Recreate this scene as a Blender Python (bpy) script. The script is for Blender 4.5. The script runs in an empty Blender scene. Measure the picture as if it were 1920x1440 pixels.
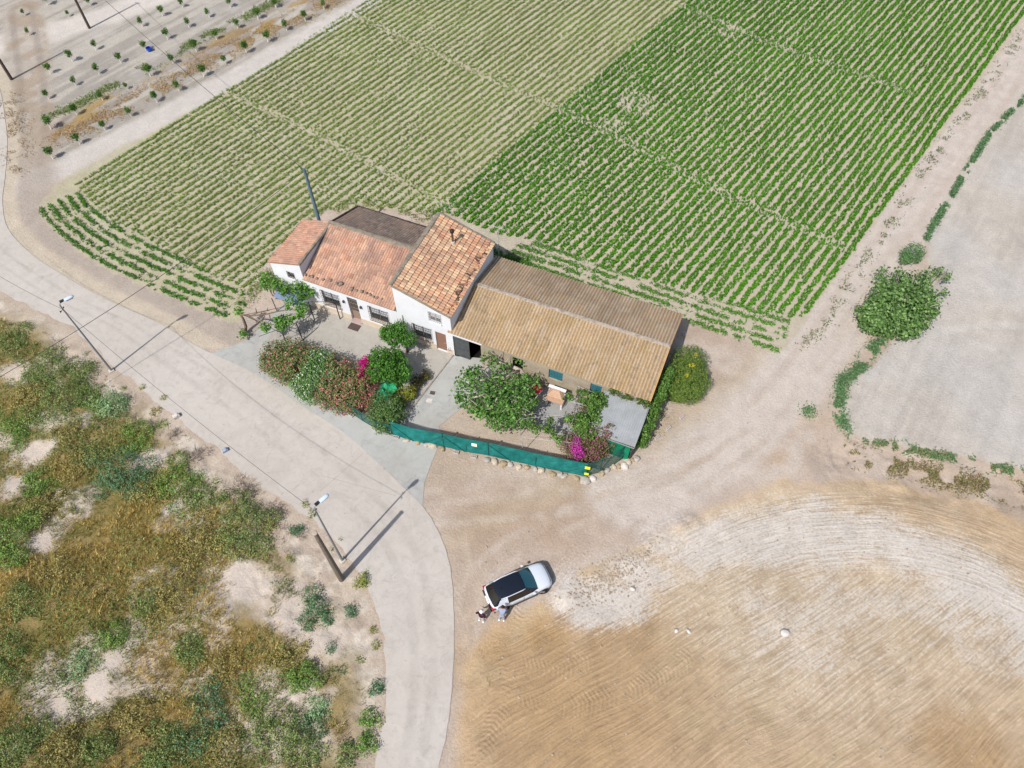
import bpy, bmesh, math, random
import numpy as np
from mathutils import Vector, Matrix
R = math.radians; PI = math.pi
rnd = random.Random(7); rng = np.random.default_rng(7)
sc = bpy.context.scene
C = sc.collection

# ------------------------------------------------------------ camera, sky, sun, exposure
CAM_H = 46.05; FPX = 1380.0; TH = math.atan(920.0/FPX)
cd = bpy.data.cameras.new('camera'); cam = bpy.data.objects.new('camera', cd); C.objects.link(cam)
cam.location = (0, 0, CAM_H); cam.rotation_euler = (TH, 0, 0)
cd.sensor_width = 36; cd.lens = FPX/1920*36; cd.clip_end = 3000; cd.clip_start = 0.5
sc.camera = cam
SUN_EL = R(53); SUN_AZ = R(233)
tosun = Vector((math.cos(SUN_AZ)*math.cos(SUN_EL), math.sin(SUN_AZ)*math.cos(SUN_EL), math.sin(SUN_EL)))
sl = bpy.data.lights.new('sun', 'SUN'); sl.energy = 4.2; sl.angle = R(0.6); sl.color = (1.0, 0.965, 0.91)
so = bpy.data.objects.new('sun', sl); C.objects.link(so); so.rotation_euler = tosun.to_track_quat('Z', 'Y').to_euler()
w = bpy.data.worlds.new('World'); sc.world = w; w.use_nodes = True
nt = w.node_tree; bg = nt.nodes['Background']; sky = nt.nodes.new('ShaderNodeTexSky')
sky.sky_type = 'NISHITA'; sky.sun_disc = False; sky.sun_elevation = SUN_EL; sky.sun_rotation = math.atan2(tosun.x, tosun.y)
sky.dust_density = 2.0
nt.links.new(sky.outputs[0], bg.inputs[0]); bg.inputs[1].default_value = 0.12
sc.view_settings.view_transform = 'Standard'; sc.view_settings.look = 'None'
sc.view_settings.exposure = 0.25; sc.view_settings.gamma = 1

# ------------------------------------------------------------ geometry of the survey: photo ray -> ground point
_F = (0, math.sin(TH), -math.cos(TH)); _U = (0, math.cos(TH), math.sin(TH))
def at(px, py, z=0.0):
    d = [_F[i]*FPX + _U[i]*(720-py) for i in range(3)]; d[0] += px-960
    t = (z-CAM_H)/d[2]
    return Vector((d[0]*t, d[1]*t, z))
def poly(pts): return np.array([at(*p)[:2] for p in pts])
HO = at(852, 666); HAZ = R(-22.8)            # origin and heading of the farm buildings
def hw(u, v, z=0.0):                         # building frame -> world
    return Vector((HO.x+u*math.cos(HAZ)-v*math.sin(HAZ), HO.y+u*math.sin(HAZ)+v*math.cos(HAZ), z))

# ------------------------------------------------------------ tagging helpers
def tag(o, label=None, cat=None, group=None, kind=None):
    if label: o['label'] = label
    if cat: o['category'] = cat
    if group: o['group'] = group
    if kind: o['kind'] = kind
    return o
def thing(name, label, cat, loc=(0,0,0), rz=0.0, group=None):
    o = bpy.data.objects.new(name, None); C.objects.link(o); o.location = loc; o.rotation_euler = (0,0,rz)
    o.empty_display_size = .2
    return tag(o, label, cat, group)
def link_mesh(name, me, parent=None):
    o = bpy.data.objects.new(name, me); C.objects.link(o)
    if parent: o.parent = parent
    return o
def copy_tree(o, parent=None):
    c = o.copy(); C.objects.link(c)
    if parent: c.parent = parent
    for ch in list(o.children): copy_tree(ch, c)
    return c

# ------------------------------------------------------------ numpy helpers
def s2l(c):
    c = np.asarray(c, float)/255.0
    return np.where(c <= .04045, c/12.92, ((c+.055)/1.055)**2.4)
def sst(a, b, x):
    t = np.clip((x-a)/(b-a), 0, 1); return t*t*(3-2*t)
def _hash(ix, iy, seed):
    n = (ix.astype(np.int64)*374761393 + iy.astype(np.int64)*668265263 + seed*982451653) & 0xffffffff
    n = ((n ^ (n >> 13))*1274126177) & 0xffffffff
    return ((n ^ (n >> 16)) & 0xffff)/65535.0
def vnoise(x, y, seed=0):
    ix = np.floor(x); iy = np.floor(y); fx = x-ix; fy = y-iy
    fx = fx*fx*(3-2*fx); fy = fy*fy*(3-2*fy)
    a = _hash(ix, iy, seed); b = _hash(ix+1, iy, seed); c = _hash(ix, iy+1, seed); d = _hash(ix+1, iy+1, seed)
    return (a*(1-fx)+b*fx)*(1-fy)+(c*(1-fx)+d*fx)*fy
def fbm(x, y, scale, seed=0, octv=4, rough=.5):
    s = 0; a = 1; t = 0
    for i in range(octv):
        ca, sa = math.cos(.6+1.1*i), math.sin(.6+1.1*i)
        s = s+a*vnoise((x*ca-y*sa)/scale+17.3*i, (x*sa+y*ca)/scale-9.1*i, seed+i); t += a; a *= rough; scale /= 2.03
    return s/t
def seg_dist(x, y, pts, closed=False, want_t=False, rad=None):
    if rad is not None:
        P_ = np.asarray(pts); lo = P_.min(0)-rad; hi = P_.max(0)+rad; m_ = (x > lo[0]) & (x < hi[0]) & (y > lo[1]) & (y < hi[1])
        D_ = np.full(x.shape, 1e9); A_ = np.zeros(x.shape); S_ = np.full(x.shape, 1e9)
        if m_.any(): D_[m_], A_[m_], S_[m_] = seg_dist(x[m_], y[m_], pts, closed, True)
        return (D_, A_, S_) if want_t else D_
    n = len(pts); best = np.full(x.shape, 1e9); al = np.zeros(x.shape); sg = np.zeros(x.shape); acc = 0.0
    for i in range(n if closed else n-1):
        ax, ay = pts[i]; bx, by = pts[(i+1) % n]; dx, dy = bx-ax, by-ay; L = math.hypot(dx, dy)+1e-9
        t = np.clip(((x-ax)*dx+(y-ay)*dy)/(L*L), 0, 1)
        d = np.hypot(x-ax-t*dx, y-ay-t*dy)
        m = d < best
        if want_t:
            al = np.where(m, acc+t*L, al); sg = np.where(m, ((x-ax)*-dy+(y-ay)*dx)/L, sg)
        best = np.where(m, d, best); acc += L
    return (best, al, sg) if want_t else best
def inpoly(x, y, pts):
    c = np.zeros(x.shape, bool); n = len(pts); j = n-1
    for i in range(n):
        xi, yi = pts[i]; xj, yj = pts[j]
        m = ((yi > y) != (yj > y))
        with np.errstate(divide='ignore', invalid='ignore'):
            xx = (xj-xi)*(y-yi)/(yj-yi+1e-12)+xi
        c ^= m & (x < xx); j = i
    return c
def sdf(x, y, pts):                          # positive inside
    d = seg_dist(x, y, pts, True)
    return np.where(inpoly(x, y, pts), d, -d)
def smooth_line(pts, n=6):
    P = [pts[0]]+list(pts)+[pts[-1]]; out = []
    for i in range(1, len(P)-2):
        p0, p1, p2, p3 = [np.array(q, float) for q in P[i-1:i+3]]
        for k in range(n):
            t = k/n
            out.append(.5*((2*p1)+(-p0+p2)*t+(2*p0-5*p1+4*p2-p3)*t*t+(-p0+3*p1-3*p2+p3)*t**3))
    out.append(np.array(P[-2], float)); return np.array(out)

# ------------------------------------------------------------ materials
MATS = {}
def new_mat(name):
    m = bpy.data.materials.new(name); m.use_nodes = True
    return m, m.node_tree.nodes, m.node_tree.links, m.node_tree.nodes['Principled BSDF']
def noise_node(N, L, vec, scale, detail=4, rough=.6, dist=0):
    n = N.new('ShaderNodeTexNoise'); n.inputs['Scale'].default_value = scale; n.inputs['Detail'].default_value = detail
    n.inputs['Roughness'].default_value = rough; n.inputs['Distortion'].default_value = dist
    if vec is not None: L.new(vec, n.inputs['Vector'])
    return n.outputs['Fac']
def tilted(N, L):
    m = N.new('ShaderNodeMapping'); m.inputs['Rotation'].default_value = (.61, .47, .53); L.new(N.new('ShaderNodeNewGeometry').outputs['Position'], m.inputs['Vector']); return m.outputs[0]
def maprange(N, L, v, a, b, c, d):
    n = N.new('ShaderNodeMapRange'); L.new(v, n.inputs[0])
    for i, q in enumerate((a, b, c, d)): n.inputs[i+1].default_value = q
    return n.outputs[0]
def mathn(N, L, op, a, b=None, c=None):
    n = N.new('ShaderNodeMath'); n.operation = op
    for i, q in enumerate((a, b, c)):
        if q is None: continue
        if isinstance(q, (int, float)): n.inputs[i].default_value = q
        else: L.new(q, n.inputs[i])
    return n.outputs[0]
def mixc(N, L, fac, a, b, mode='MIX'):
    n = N.new('ShaderNodeMix'); n.data_type = 'RGBA'; n.blend_type = mode
    if isinstance(fac, (int, float)): n.inputs[0].default_value = fac
    else: L.new(fac, n.inputs[0])
    for k, q in ((6, a), (7, b)):
        if isinstance(q, (tuple, list, np.ndarray)): n.inputs[k].default_value = (*[float(t) for t in q[:3]], 1)
        else: L.new(q, n.inputs[k])
    return n.outputs[2]
def gray(N, L, v):
    n = N.new('ShaderNodeCombineColor')
    for i in range(3): L.new(v, n.inputs[i])
    return n.outputs[0]
def attrn(N, name, out='Color'):
    n = N.new('ShaderNodeAttribute'); n.attribute_name = name; return n.outputs[out]
def simple(name, col=None, rough=.7, spec=.3, metal=0.0, var=.12, vscale=3.0, bump=0.0, bscale=20.0, srgb=True, k=1.0, col2=None):
    """paint / plaster / metal with slight procedural variation; col given as sRGB 0-255"""
    if name in MATS: return MATS[name]
    m, N, L, B = new_mat(name)
    c = s2l(col)*k if srgb else np.array(col)
    c2 = (s2l(col2)*k) if col2 is not None else c*(1-var*1.6)
    tc = N.new('ShaderNodeTexCoord').outputs['Object']
    f = maprange(N, L, noise_node(N, L, tc, vscale, 5, .65), .35, .7, 0, 1)
    L.new(mixc(N, L, f, c, c2), B.inputs['Base Color'])
    B.inputs['Roughness'].default_value = rough; B.inputs['Metallic'].default_value = metal
    B.inputs['Specular IOR Level'].default_value = spec
    if bump:
        b = N.new('ShaderNodeBump'); b.inputs['Strength'].default_value = bump; b.inputs['Distance'].default_value = .02
        L.new(noise_node(N, L, tc, bscale, 4), b.inputs['Height']); L.new(b.outputs[0], B.inputs['Normal'])
    MATS[name] = m; return m
def leaf_mat(name='leaf', trans=.35):
    if name in MATS: return MATS[name]
    m, N, L, B = new_mat(name)
    c = attrn(N, 'tint')
    B.inputs['Roughness'].default_value = .55; B.inputs['Specular IOR Level'].default_value = .25
    L.new(c, B.inputs['Base Color'])
    t = N.new('ShaderNodeBsdfTranslucent'); L.new(c, t.inputs[0])
    mx = N.new('ShaderNodeMixShader'); mx.inputs[0].default_value = trans
    L.new(B.outputs[0], mx.inputs[1]); L.new(t.outputs[0], mx.inputs[2])
    L.new(mx.outputs[0], N['Material Output'].inputs[0])
    MATS[name] = m; return m
def tint_mat(name, rough=.8, spec=.2, nscale=8, nvar=.25, bump=.3, bscale=30):
    if name in MATS: return MATS[name]
    m, N, L, B = new_mat(name)
    tc = N.new('ShaderNodeTexCoord').outputs['Object']
    f = maprange(N, L, noise_node(N, L, tc, nscale, 5, .7), .3, .7, 1-nvar, 1+nvar)
    L.new(mixc(N, L, 1.0, attrn(N, 'tint'), gray(N, L, f), 'MULTIPLY'), B.inputs['Base Color'])
    B.inputs['Roughness'].default_value = rough; B.inputs['Specular IOR Level'].default_value = spec
    b = N.new('ShaderNodeBump'); b.inputs['Strength'].default_value = bump; b.inputs['Distance'].default_value = .02
    L.new(noise_node(N, L, tc, bscale, 4), b.inputs['Height']); L.new(b.outputs[0], B.inputs['Normal'])
    MATS[name] = m; return m

# ------------------------------------------------------------ mesh builders
class MB:
    def __init__(s): s.v = []; s.f = []; s.t = []; s.cur = None
    def add(s, vs, fs):
        o = len(s.v); s.v += [tuple(p) for p in vs]; s.f += [tuple(i+o for i in f) for f in fs]
        s.t += [s.cur if s.cur is not None else (.5,.5,.5)]*len(vs)
    def box(s, a, b, rz=0, c=None, bev=0):
        x0, y0, z0 = a; x1, y1, z1 = b
        if bev:
            e = bev; vs = []
            for z, q in ((z0, e), (z0+e, 0), (z1-e, 0), (z1, e)):
                vs += [(x0+q,y0+q,z),(x1-q,y0+q,z),(x1-q,y1-q,z),(x0+q,y1-q,z)]
            fs = [(3,2,1,0),(12,13,14,15)]
            for k in range(3):
                for i in range(4): j = (i+1) % 4; fs.append((k*4+i,k*4+j,k*4+4+j,k*4+4+i))
        else:
            vs = [(x0,y0,z0),(x1,y0,z0),(x1,y1,z0),(x0,y1,z0),(x0,y0,z1),(x1,y0,z1),(x1,y1,z1),(x0,y1,z1)]
            fs = [(0,3,2,1),(4,5,6,7),(0,1,5,4),(1,2,6,5),(2,3,7,6),(3,0,4,7)]
        if rz:
            cx, cy = c if c else ((x0+x1)/2, (y0+y1)/2); cs, sn = math.cos(rz), math.sin(rz)
            vs = [(cx+(x-cx)*cs-(y-cy)*sn, cy+(x-cx)*sn+(y-cy)*cs, z) for x, y, z in vs]
        s.add(vs, fs); return s
    def tube(s, pts, r, n=8, cap=True):
        P = [Vector(p) for p in pts]; rr = r if isinstance(r, (list, tuple)) else [r]*len(P)
        o = len(s.v); vs = []; up = Vector((0,0,1)); prev = None
        for i, p in enumerate(P):
            d = (P[min(i+1, len(P)-1)]-P[max(i-1, 0)]).normalized()
            if prev is None:
                a = d.cross(up) if abs(d.z) < .95 else d.cross(Vector((1,0,0)))
            else: a = prev-d*prev.dot(d)
            a.normalize(); prev = a; b = d.cross(a)
            for k in range(n):
                t = 2*PI*k/n; vs.append(p+(a*math.cos(t)+b*math.sin(t))*rr[i])
        fs = [(i*n+k, i*n+(k+1) % n, (i+1)*n+(k+1) % n, (i+1)*n+k) for i in range(len(P)-1) for k in range(n)]
        if cap: fs += [tuple(range(n))[::-1], tuple((len(P)-1)*n+k for k in range(n))]
        s.add(vs, fs); return s
    def lathe(s, c, prof, n=16):
        vs = [(c[0]+r*math.cos(2*PI*k/n), c[1]+r*math.sin(2*PI*k/n), c[2]+z) for r, z in prof for k in range(n)]
        m = len(prof)
        fs = [(i*n+k, i*n+(k+1) % n, (i+1)*n+(k+1) % n, (i+1)*n+k) for i in range(m-1) for k in range(n)]
        fs += [tuple(range(n))[::-1], tuple((m-1)*n+k for k in range(n))]
        s.add(vs, fs); return s
    def prism(s, pts, z0, z1):
        n = len(pts); vs = [(x, y, z0) for x, y in pts]+[(x, y, z1) for x, y in pts]
        fs = [tuple(range(n))[::-1], tuple(range(n, 2*n))]+[(i, (i+1) % n, n+(i+1) % n, n+i) for i in range(n)]
        s.add(vs, fs); return s
    def rock(s, c, r, seed, flat=.7, n=8, m=5, yaw=0, el=1.0):
        rr = random.Random(seed); vs = []
        lump = [(rr.uniform(-1,1), rr.uniform(-1,1), rr.uniform(-.6,1), rr.uniform(.1,.5)) for _ in range(6)]
        for j in range(m+1):
            ph = PI*j/m
            for k in range(n):
                th = 2*PI*k/n+(.5*(j % 2))*2*PI/n
                d = Vector((math.sin(ph)*math.cos(th), math.sin(ph)*math.sin(th), math.cos(ph)))
                q = 1+sum(l[3]*max(0, d.dot(Vector(l[:3]).normalized()))**3 for l in lump)-.2+rr.uniform(-.10,.10)
                x, y, z = d.x*q*r*el, d.y*q*r, d.z*q*r*flat
                vs.append((c[0]+x*math.cos(yaw)-y*math.sin(yaw), c[1]+x*math.sin(yaw)+y*math.cos(yaw), c[2]+z))
        fs = [(j*n+k, (j+1)*n+k, (j+1)*n+(k+1) % n, j*n+(k+1) % n) for j in range(m) for k in range(n)]
        s.add(vs, fs); return s
    def build(s, name, mat, parent=None, smooth=False, tint=False):
        me = bpy.data.meshes.new(name); me.from_pydata(s.v, [], s.f); me.validate(verbose=False); me.update()
        if tint:
            a = me.color_attributes.new('tint', 'FLOAT_COLOR', 'POINT')
            arr = np.ones((len(s.v), 4), np.float32); arr[:, :3] = s.t; a.data.foreach_set('color', arr.ravel())
        if mat: me.materials.append(mat)
        me.polygons.foreach_set('use_smooth', [bool(smooth)]*len(me.polygons))
        return link_mesh(name, me, parent)

def np_mesh(name, V, Fq, mat, parent=None, tint=None, smooth=False, attrs=None):
    """V (n,3), Fq (m,4) quads"""
    me = bpy.data.meshes.new(name); V = np.asarray(V, np.float32); Fq = np.asarray(Fq, np.int32); k = Fq.shape[1]
    me.vertices.add(len(V)); me.vertices.foreach_set('co', V.ravel())
    me.loops.add(Fq.size); me.loops.foreach_set('vertex_index', Fq.ravel())
    me.polygons.add(len(Fq)); me.polygons.foreach_set('loop_start', np.arange(0, Fq.size, k, dtype=np.int32))
    me.polygons.foreach_set('loop_total', np.full(len(Fq), k, np.int32))
    me.update(calc_edges=True)
    me.polygons.foreach_set('use_smooth', np.full(len(Fq), bool(smooth)))
    if tint is not None:
        a = me.color_attributes.new('tint', 'FLOAT_COLOR', 'POINT')
        arr = np.ones((len(V), 4), np.float32); arr[:, :3] = tint; a.data.foreach_set('color', arr.ravel())
    for nme, arr in (attrs or {}).items():
        a = me.attributes.new(nme, 'FLOAT', 'POINT'); a.data.foreach_set('value', np.asarray(arr, np.float32).ravel())
    if mat: me.materials.append(mat)
    return link_mesh(name, me, parent)

def leaf_arrays(P, size, tint, normal=None, nb=.6, aspect=.6, droop=0.0):
    """diamond leaves at P: returns V,F,T"""
    n = len(P); N = rng.normal(size=(n, 3))
    N /= np.linalg.norm(N, axis=1)[:, None]+1e-9
    if normal is not None: N = N*(1-nb)+normal*nb
    N /= np.linalg.norm(N, axis=1)[:, None]+1e-9
    T = np.cross(N, rng.normal(size=(n, 3))); T /= np.linalg.norm(T, axis=1)[:, None]+1e-9
    Bn = np.cross(N, T); s = np.asarray(size).reshape(-1, 1)*np.ones((n, 1))
    V = np.stack([P-T*s*.5, P-Bn*s*.5*aspect+T*s*.05, P+T*s*.5-N*s*droop, P+Bn*s*.5*aspect+T*s*.05], 1).reshape(-1, 3)
    F = np.arange(4*n).reshape(n, 4)
    return V, F, np.repeat(tint, 4, axis=0)
def merge(parts):
    V = []; F = []; T = []; o = 0
    for v, f, t in parts: V.append(v); F.append(f+o); T.append(t); o += len(v)
    return np.concatenate(V), np.concatenate(F), np.concatenate(T)
def pick(pal, n, jit=.12, probs=None):
    pal = np.array([s2l(c) for c in pal]); i = rng.choice(len(pal), n, p=probs)
    return pal[i]*(1+rng.normal(size=(n, 1))*jit).clip(.5, 1.6)
def crown_arrays(blobs, dens, size, pal, probs=None, shell=.55, clump=.5, zmin=.03, aspect=.65, jit=.14):
    """leaf clumps in the outer volume of ellipsoids (x,y,z,rx,ry,rz); dens = leaves per m2 of surface"""
    Ps = []; Ns = []
    for (x, y, z, rx, ry, rz) in blobs:
        area = 4*PI*((rx*ry)**1.6/3+(rx*rz)**1.6/3+(ry*rz)**1.6/3)**(1/1.6)
        n = max(20, int(area*dens)); nc = max(6, int(area/(clump*clump)*1.6))
        cdv = rng.normal(size=(nc, 3)); cdv /= np.linalg.norm(cdv, axis=1)[:, None]
        cr = rng.uniform(.72, 1.08, nc)
        k = rng.integers(0, nc, n)
        d = cdv[k]*cr[k, None]
        p = d*np.array([rx, ry, rz])+rng.normal(size=(n, 3))*clump*.33
        q = p/np.array([rx, ry, rz]); rad = np.linalg.norm(q, axis=1)[:, None]
        m = rng.random((n, 1)) < .18
        p = np.where(m, p*rng.uniform(shell, 1, (n, 1)), p)
        Ps.append(p+np.array([x, y, z])); Ns.append(q/(rad+1e-6))
    P = np.concatenate(Ps); Nn = np.concatenate(Ns); keep = P[:, 2] > zmin; P = P[keep]; Nn = Nn[keep]
    Nn = Nn+np.array([0, 0, .4]); Nn /= np.linalg.norm(Nn, axis=1)[:, None]
    sz = size*rng.uniform(.6, 1.35, len(P))
    return leaf_arrays(P, sz, pick(pal, len(P), jit, probs), Nn, .55, aspect)
LEAF = leaf_mat()
ORD = ['zeroth','first','second','third','fourth','fifth','sixth','seventh','eighth','ninth','tenth','eleventh','twelfth','thirteenth','fourteenth','fifteenth','sixteenth','seventeenth','eighteenth','nineteenth','twentieth','twenty-first','twenty-second','twenty-third','twenty-fourth','twenty-fifth','twenty-sixth','twenty-seventh','twenty-eighth']
def crown(name, parent, *a, **k):
    V, F, T = crown_arrays(*a, **k); return np_mesh(name, V, F, LEAF, parent, T)

G1 = [(64,98,36),(84,122,44),(50,80,32),(98,136,52)]
G_ORANGE = [(70,124,28),(92,152,34),(54,100,24),(112,170,44)]
G_FIG = [(66,96,52),(84,118,62),(52,80,44),(104,136,80)]
BARK = lambda: simple('bark', (128,112,96), .9, .1, var=.35, vscale=8, bump=.5, bscale=25)
# ============================================================ GROUND
dense_a, dense_b = at(815, 395).xy, at(1290, 0).xy
RD = (dense_b-dense_a).normalized(); ROWDIR = np.array([RD.x, RD.y]); ROWN = np.array([RD.y, -RD.x])   # ROWN points right
ROWO = np.array(dense_a)
road_hi = [(-170,-160),(-60,40),(-6,150),(10,225),(14,275),(10,330),(5,380),(16,430),(60,477),(120,517),(200,562),(300,607),(350,638),(395,662),(480,702),(560,757),(640,808),(700,860),(750,908),(792,950),(818,990),(838,1040),(848,1100),(851,1200),(846,1300),(836,1380),(822,1440),(800,1560),(760,1700)]
road_lo = [(-420,-160),(-300,60),(-250,220),(-190,350),(-110,460),(0,545),(60,577),(125,607),(180,650),(215,687),(260,725),(320,770),(380,820),(440,868),(500,915),(560,960),(620,1005),(660,1052),(690,1110),(710,1160),(721,1220),(723,1300),(713,1370),(701,1440),(680,1560),(640,1700)]
def ragged(P, amp, seed):
    L_ = np.cumsum(np.r_[0, np.hypot(*np.diff(P, axis=0).T)]); s = np.arange(0, L_[-1], .22); x = np.interp(s, L_, P[:,0]); y = np.interp(s, L_, P[:,1])
    j = (fbm(s, s*0+seed, .9, seed, 3)-.5)*amp*2+(fbm(s, s*0, 5, seed+9, 2)-.5)*amp; dx = np.gradient(x); dy = np.gradient(y); q = np.hypot(dx, dy)
    return np.column_stack([x-dy/q*j, y+dx/q*j])
RH = smooth_line(poly(road_hi)); RL = ragged(smooth_line(poly(road_lo)), .28, 61); ROADP = np.concatenate([RH, RL[::-1]])
apron_px = [(395,662),(440,648),(458,640),(492,612),(508,590),(546,556),(600,577),(850,668),(905,672),(958,692),(862,768),(822,800),(829,815),(820,842),(806,876),(796,905),(792,950)]
APR = np.concatenate([poly(apron_px), RH[(len(RH)-1)*19//(len(road_hi)-1):(len(RH)-1)*13//(len(road_hi)-1):-1]])
TAN = smooth_line(poly([(800,1700),(850,1440),(862,1330),(880,1230),(930,1170),(1010,1140),(1085,1085),(1180,1040),(1290,975),(1400,930),(1500,908),(1650,905),(1800,935),(1920,980),(2150,1100),(2400,1350),(2400,1700)]))
TANEDGE = smooth_line(poly([(1060,1110),(1180,1040),(1290,975),(1400,930),(1500,908),(1650,905),(1800,935),(1920,980),(2150,1100),(2400,1350)]))
GREY = poly([(1590,745),(1612,700),(1665,650),(1740,560),(1738,480),(1735,440),(1800,330),(1860,240),(1930,150),(2300,-300),(3000,-300),(3200,800),(2400,1000),(1920,882),(1800,858),(1650,830),(1592,815),(1578,782)])
FIELD = poly([(68,390),(100,350),(130,325),(700,-5),(900,-120),(1200,-300),(2400,-300),(1990,-60),(1925,30),(1700,340),(1510,600),(1475,655),(1440,660),(1290,600),(945,480),(830,395),(600,395),(500,490),(470,545),(455,600),(430,606),(300,552),(180,495),(100,432)])
GRAVEL = poly([(958,692),(862,768),(822,800),(1100,868),(1145,850),(1200,840),(1215,755),(1130,735)])
DTRACK = poly([(20,352),(120,312),(400,165),(560,75),(720,-15),(900,-110)])
TRACKR = smooth_line(poly([(1180,930),(1330,850),(1420,780),(1520,660),(1620,510),(1740,350),(1850,200),(1940,70),(2100,-160)]))
SCRUB = smooth_line(poly([(-400,560),(-100,580),(0,600),(60,640),(110,690),(190,745),(260,790),(300,850),(390,910),(450,960),(540,1080),(600,1180),(640,1280),(650,1360),(640,1440),(600,1700)]))
SCRUBP = np.concatenate([SCRUB, poly([(-900,1700),(-1200,560)])])

VERG = np.concatenate([poly([(-200,480),(0,545),(125,607),(215,687),(320,770),(440,868),(560,960),(660,1052),(710,1160),(723,1300),(701,1440),(640,1700)]), poly([(500,1700),(560,1440),(540,1250),(440,1000),(280,820),(100,680),(-60,590)])])
def ground_colour(x, y):
    n1 = fbm(x, y, 9, 1); n2 = fbm(x, y, 2.4, 5); n3 = fbm(x, y, .9, 9, 2); n4 = fbm(x, y, 22, 31, 3)
    c = np.empty(x.shape+(3,)); c[...] = s2l((212,193,179))
    def mx(mask, col, amt=1.0):
        nonlocal c
        m = (np.clip(mask, 0, 1)*amt)[..., None]
        col = s2l(col) if not isinstance(col, np.ndarray) else col
        c = c*(1-m)+col*m
    mx(sst(.45, .7, n1), (198,176,156), .7); mx(sst(.55, .75, n2), (222,206,194), .6)
    # brown compacted patches of the junction
    for (px, py, r, a, col) in ((960,970,3.5,.55,(190,162,138)),(1130,945,4.2,.6,(188,160,136)),(1290,880,3.0,.6,(192,160,126)),(1470,770,2.6,.55,(205,172,132)),(1440,850,2,.5,(196,160,120)),
                           (1250,830,2.2,.5,(178,158,142)),(900,1240,2.2,.4,(204,172,134)),(870,1120,2.2,.35,(206,182,160)),(1500,700,2.2,.35,(206,180,152)),(1470,815,1.0,.7,(184,142,96)),(1560,1060,.1,.1,(200,170,130))):
        q = at(px, py); d = np.hypot((x-q.x)*.75, y-q.y)
        mx(sst(r*1.2, r*.25, d+(n2-.5)*3.0), col, a)
    # right hand track: pale, two wheel ruts
    d, al, sg = seg_dist(x, y, TRACKR, want_t=True)
    mx(sst(3.6, 2.0, d+(n2-.5)*2), (224,211,202), .85)
    for off in (-1.1, .9): mx(sst(.55, .1, np.abs(sg-off+(n1-.5)*.8)), (208,188,172), .45*sst(.3,.6,n1))
    mx(sst(1.5, .4, np.abs(sg-2.9+(n2-.5)*1.5)), (206,186,158), .35)
    for pts, a_, cl in (([(1700,420),(1560,620),(1420,790),(1250,900),(1050,980),(900,1080),(870,1200)],.5,(226,212,200)),([(1640,520),(1480,730),(1330,860),(1150,930),(960,950),(850,960)],.45,(224,210,198)),([(880,1000),(960,1040),(1080,1020),(1250,930),(1400,830)],.4,(192,168,146)),([(870,1440),(905,1250),(880,1130),(860,1050)],.5,(222,204,184)),([(1920,130),(1720,420),(1590,620)],.35,(200,180,164)),([(960,920),(1120,915),(1300,850)],.4,(196,172,152))):
        d9, a9, g9 = seg_dist(x, y, smooth_line(poly(pts), 4), want_t=True, rad=3)
        for o9 in (-.75,.75): mx(sst(.45,.08,np.abs(np.abs(g9)*np.sign(g9)-o9+(n2-.5)*.5))*sst(2,1.2,d9)*sst(.3,.55,fbm(x,y,1.7,66,3)), cl, a_*.75)
    # grey harrowed field to the right
    s = sdf(x, y, GREY)+(n3-.5)*.9
    mx(sst(-.15, .25, s), (216,205,194)); 
    st = fbm((x*.83-y*.56)*1.6, (x*.56+y*.83)*.12, 1.0, 77, 3)
    mx(sst(-.15, .25, s)*sst(.42,.7,st), (198,188,178), .7)
    for (p0, r0) in (((2350,120),26.0),((2350,120),24.6),((2250,1500),33.0)): q = at(*p0); dd = np.hypot(x-q.x, y-q.y); mx(sst(0,.4,s)*sst(.5,.15,np.abs(dd-r0+(n1-.5)*2)), (224,216,210), .5)
    mx(sst(0,.4,s)*sst(.55,.7,n2)*.5, (200,190,180), .8); mx(sst(0,.4,s)*sst(.5,.8,n1), (214,208,206), .6)
    # tan ploughed field
    s = sdf(x, y, TAN)+(n3-.5)*.5+(n2-.5)*1.0; t = sst(-.5, .6, s)
    mx(t, (220,190,156)); mx(t*sst(.42,.62,n4), (211,176,136), .6); mx(t*sst(.5,.7,n2), (216,190,152), .55)
    ff = x*.83-y*.55; gg = x*.55+y*.83
    dn = fbm(ff*1.0+gg*.9, gg*.9-ff*.15, 3.0, 93, 3)
    q = at(1560, 1080); pale = sst(16, 4, np.hypot((x-q.x)*.7+(y-q.y)*.25, (y-q.y)*1.1)+(n1-.5)*9)
    mx(t*pale, (230,208,182), .75)
    chalk0 = np.zeros(x.shape)
    for (px, py, r, a) in ((1120,1120,2.2,.8),(1190,1070,1.8,.7),(1260,1030,1.6,.6),(1420,1130,2.6,.5),(1520,1235,1.8,.5),(1300,990,1.6,.4)):
        q = at(px, py); d = np.hypot((x-q.x)*.6+(y-q.y)*.2, (y-q.y)*1.1)
        chalk0 = np.maximum(chalk0, sst(r*1.8, r*.1, d+(n2-.5)*2.0)*a)
    dc = seg_dist(x, y, smooth_line(poly([(1330,1030),(1480,1000),(1620,1010),(1740,1050),(1850,1110),(1960,1180)])))
    chalk = t*sst(4.8, .2, dc+(n2-.5)*3.0)*.66
    dc = seg_dist(x, y, smooth_line(poly([(1430,1180),(1600,1130),(1760,1150),(1930,1230)])))
    chalk = np.maximum(chalk, t*sst(5.0, .0, dc+(n2-.5)*4.0)*.5); chalk = np.maximum(chalk, t*pale*.34)
    for (px, py, r, a) in ((1010,1190,1.6,.6),(930,1220,1.4,.5),(1050,1350,5,.45),(1250,1260,4,.35),(1800,1400,2.5,.6),(1180,1180,2.5,.5)):
        q = at(px, py); d = np.hypot(x-q.x, y-q.y); mx(t*sst(r*1.3, r*.2, d+(n2-.5)*3), (198,162,118), a)
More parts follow.
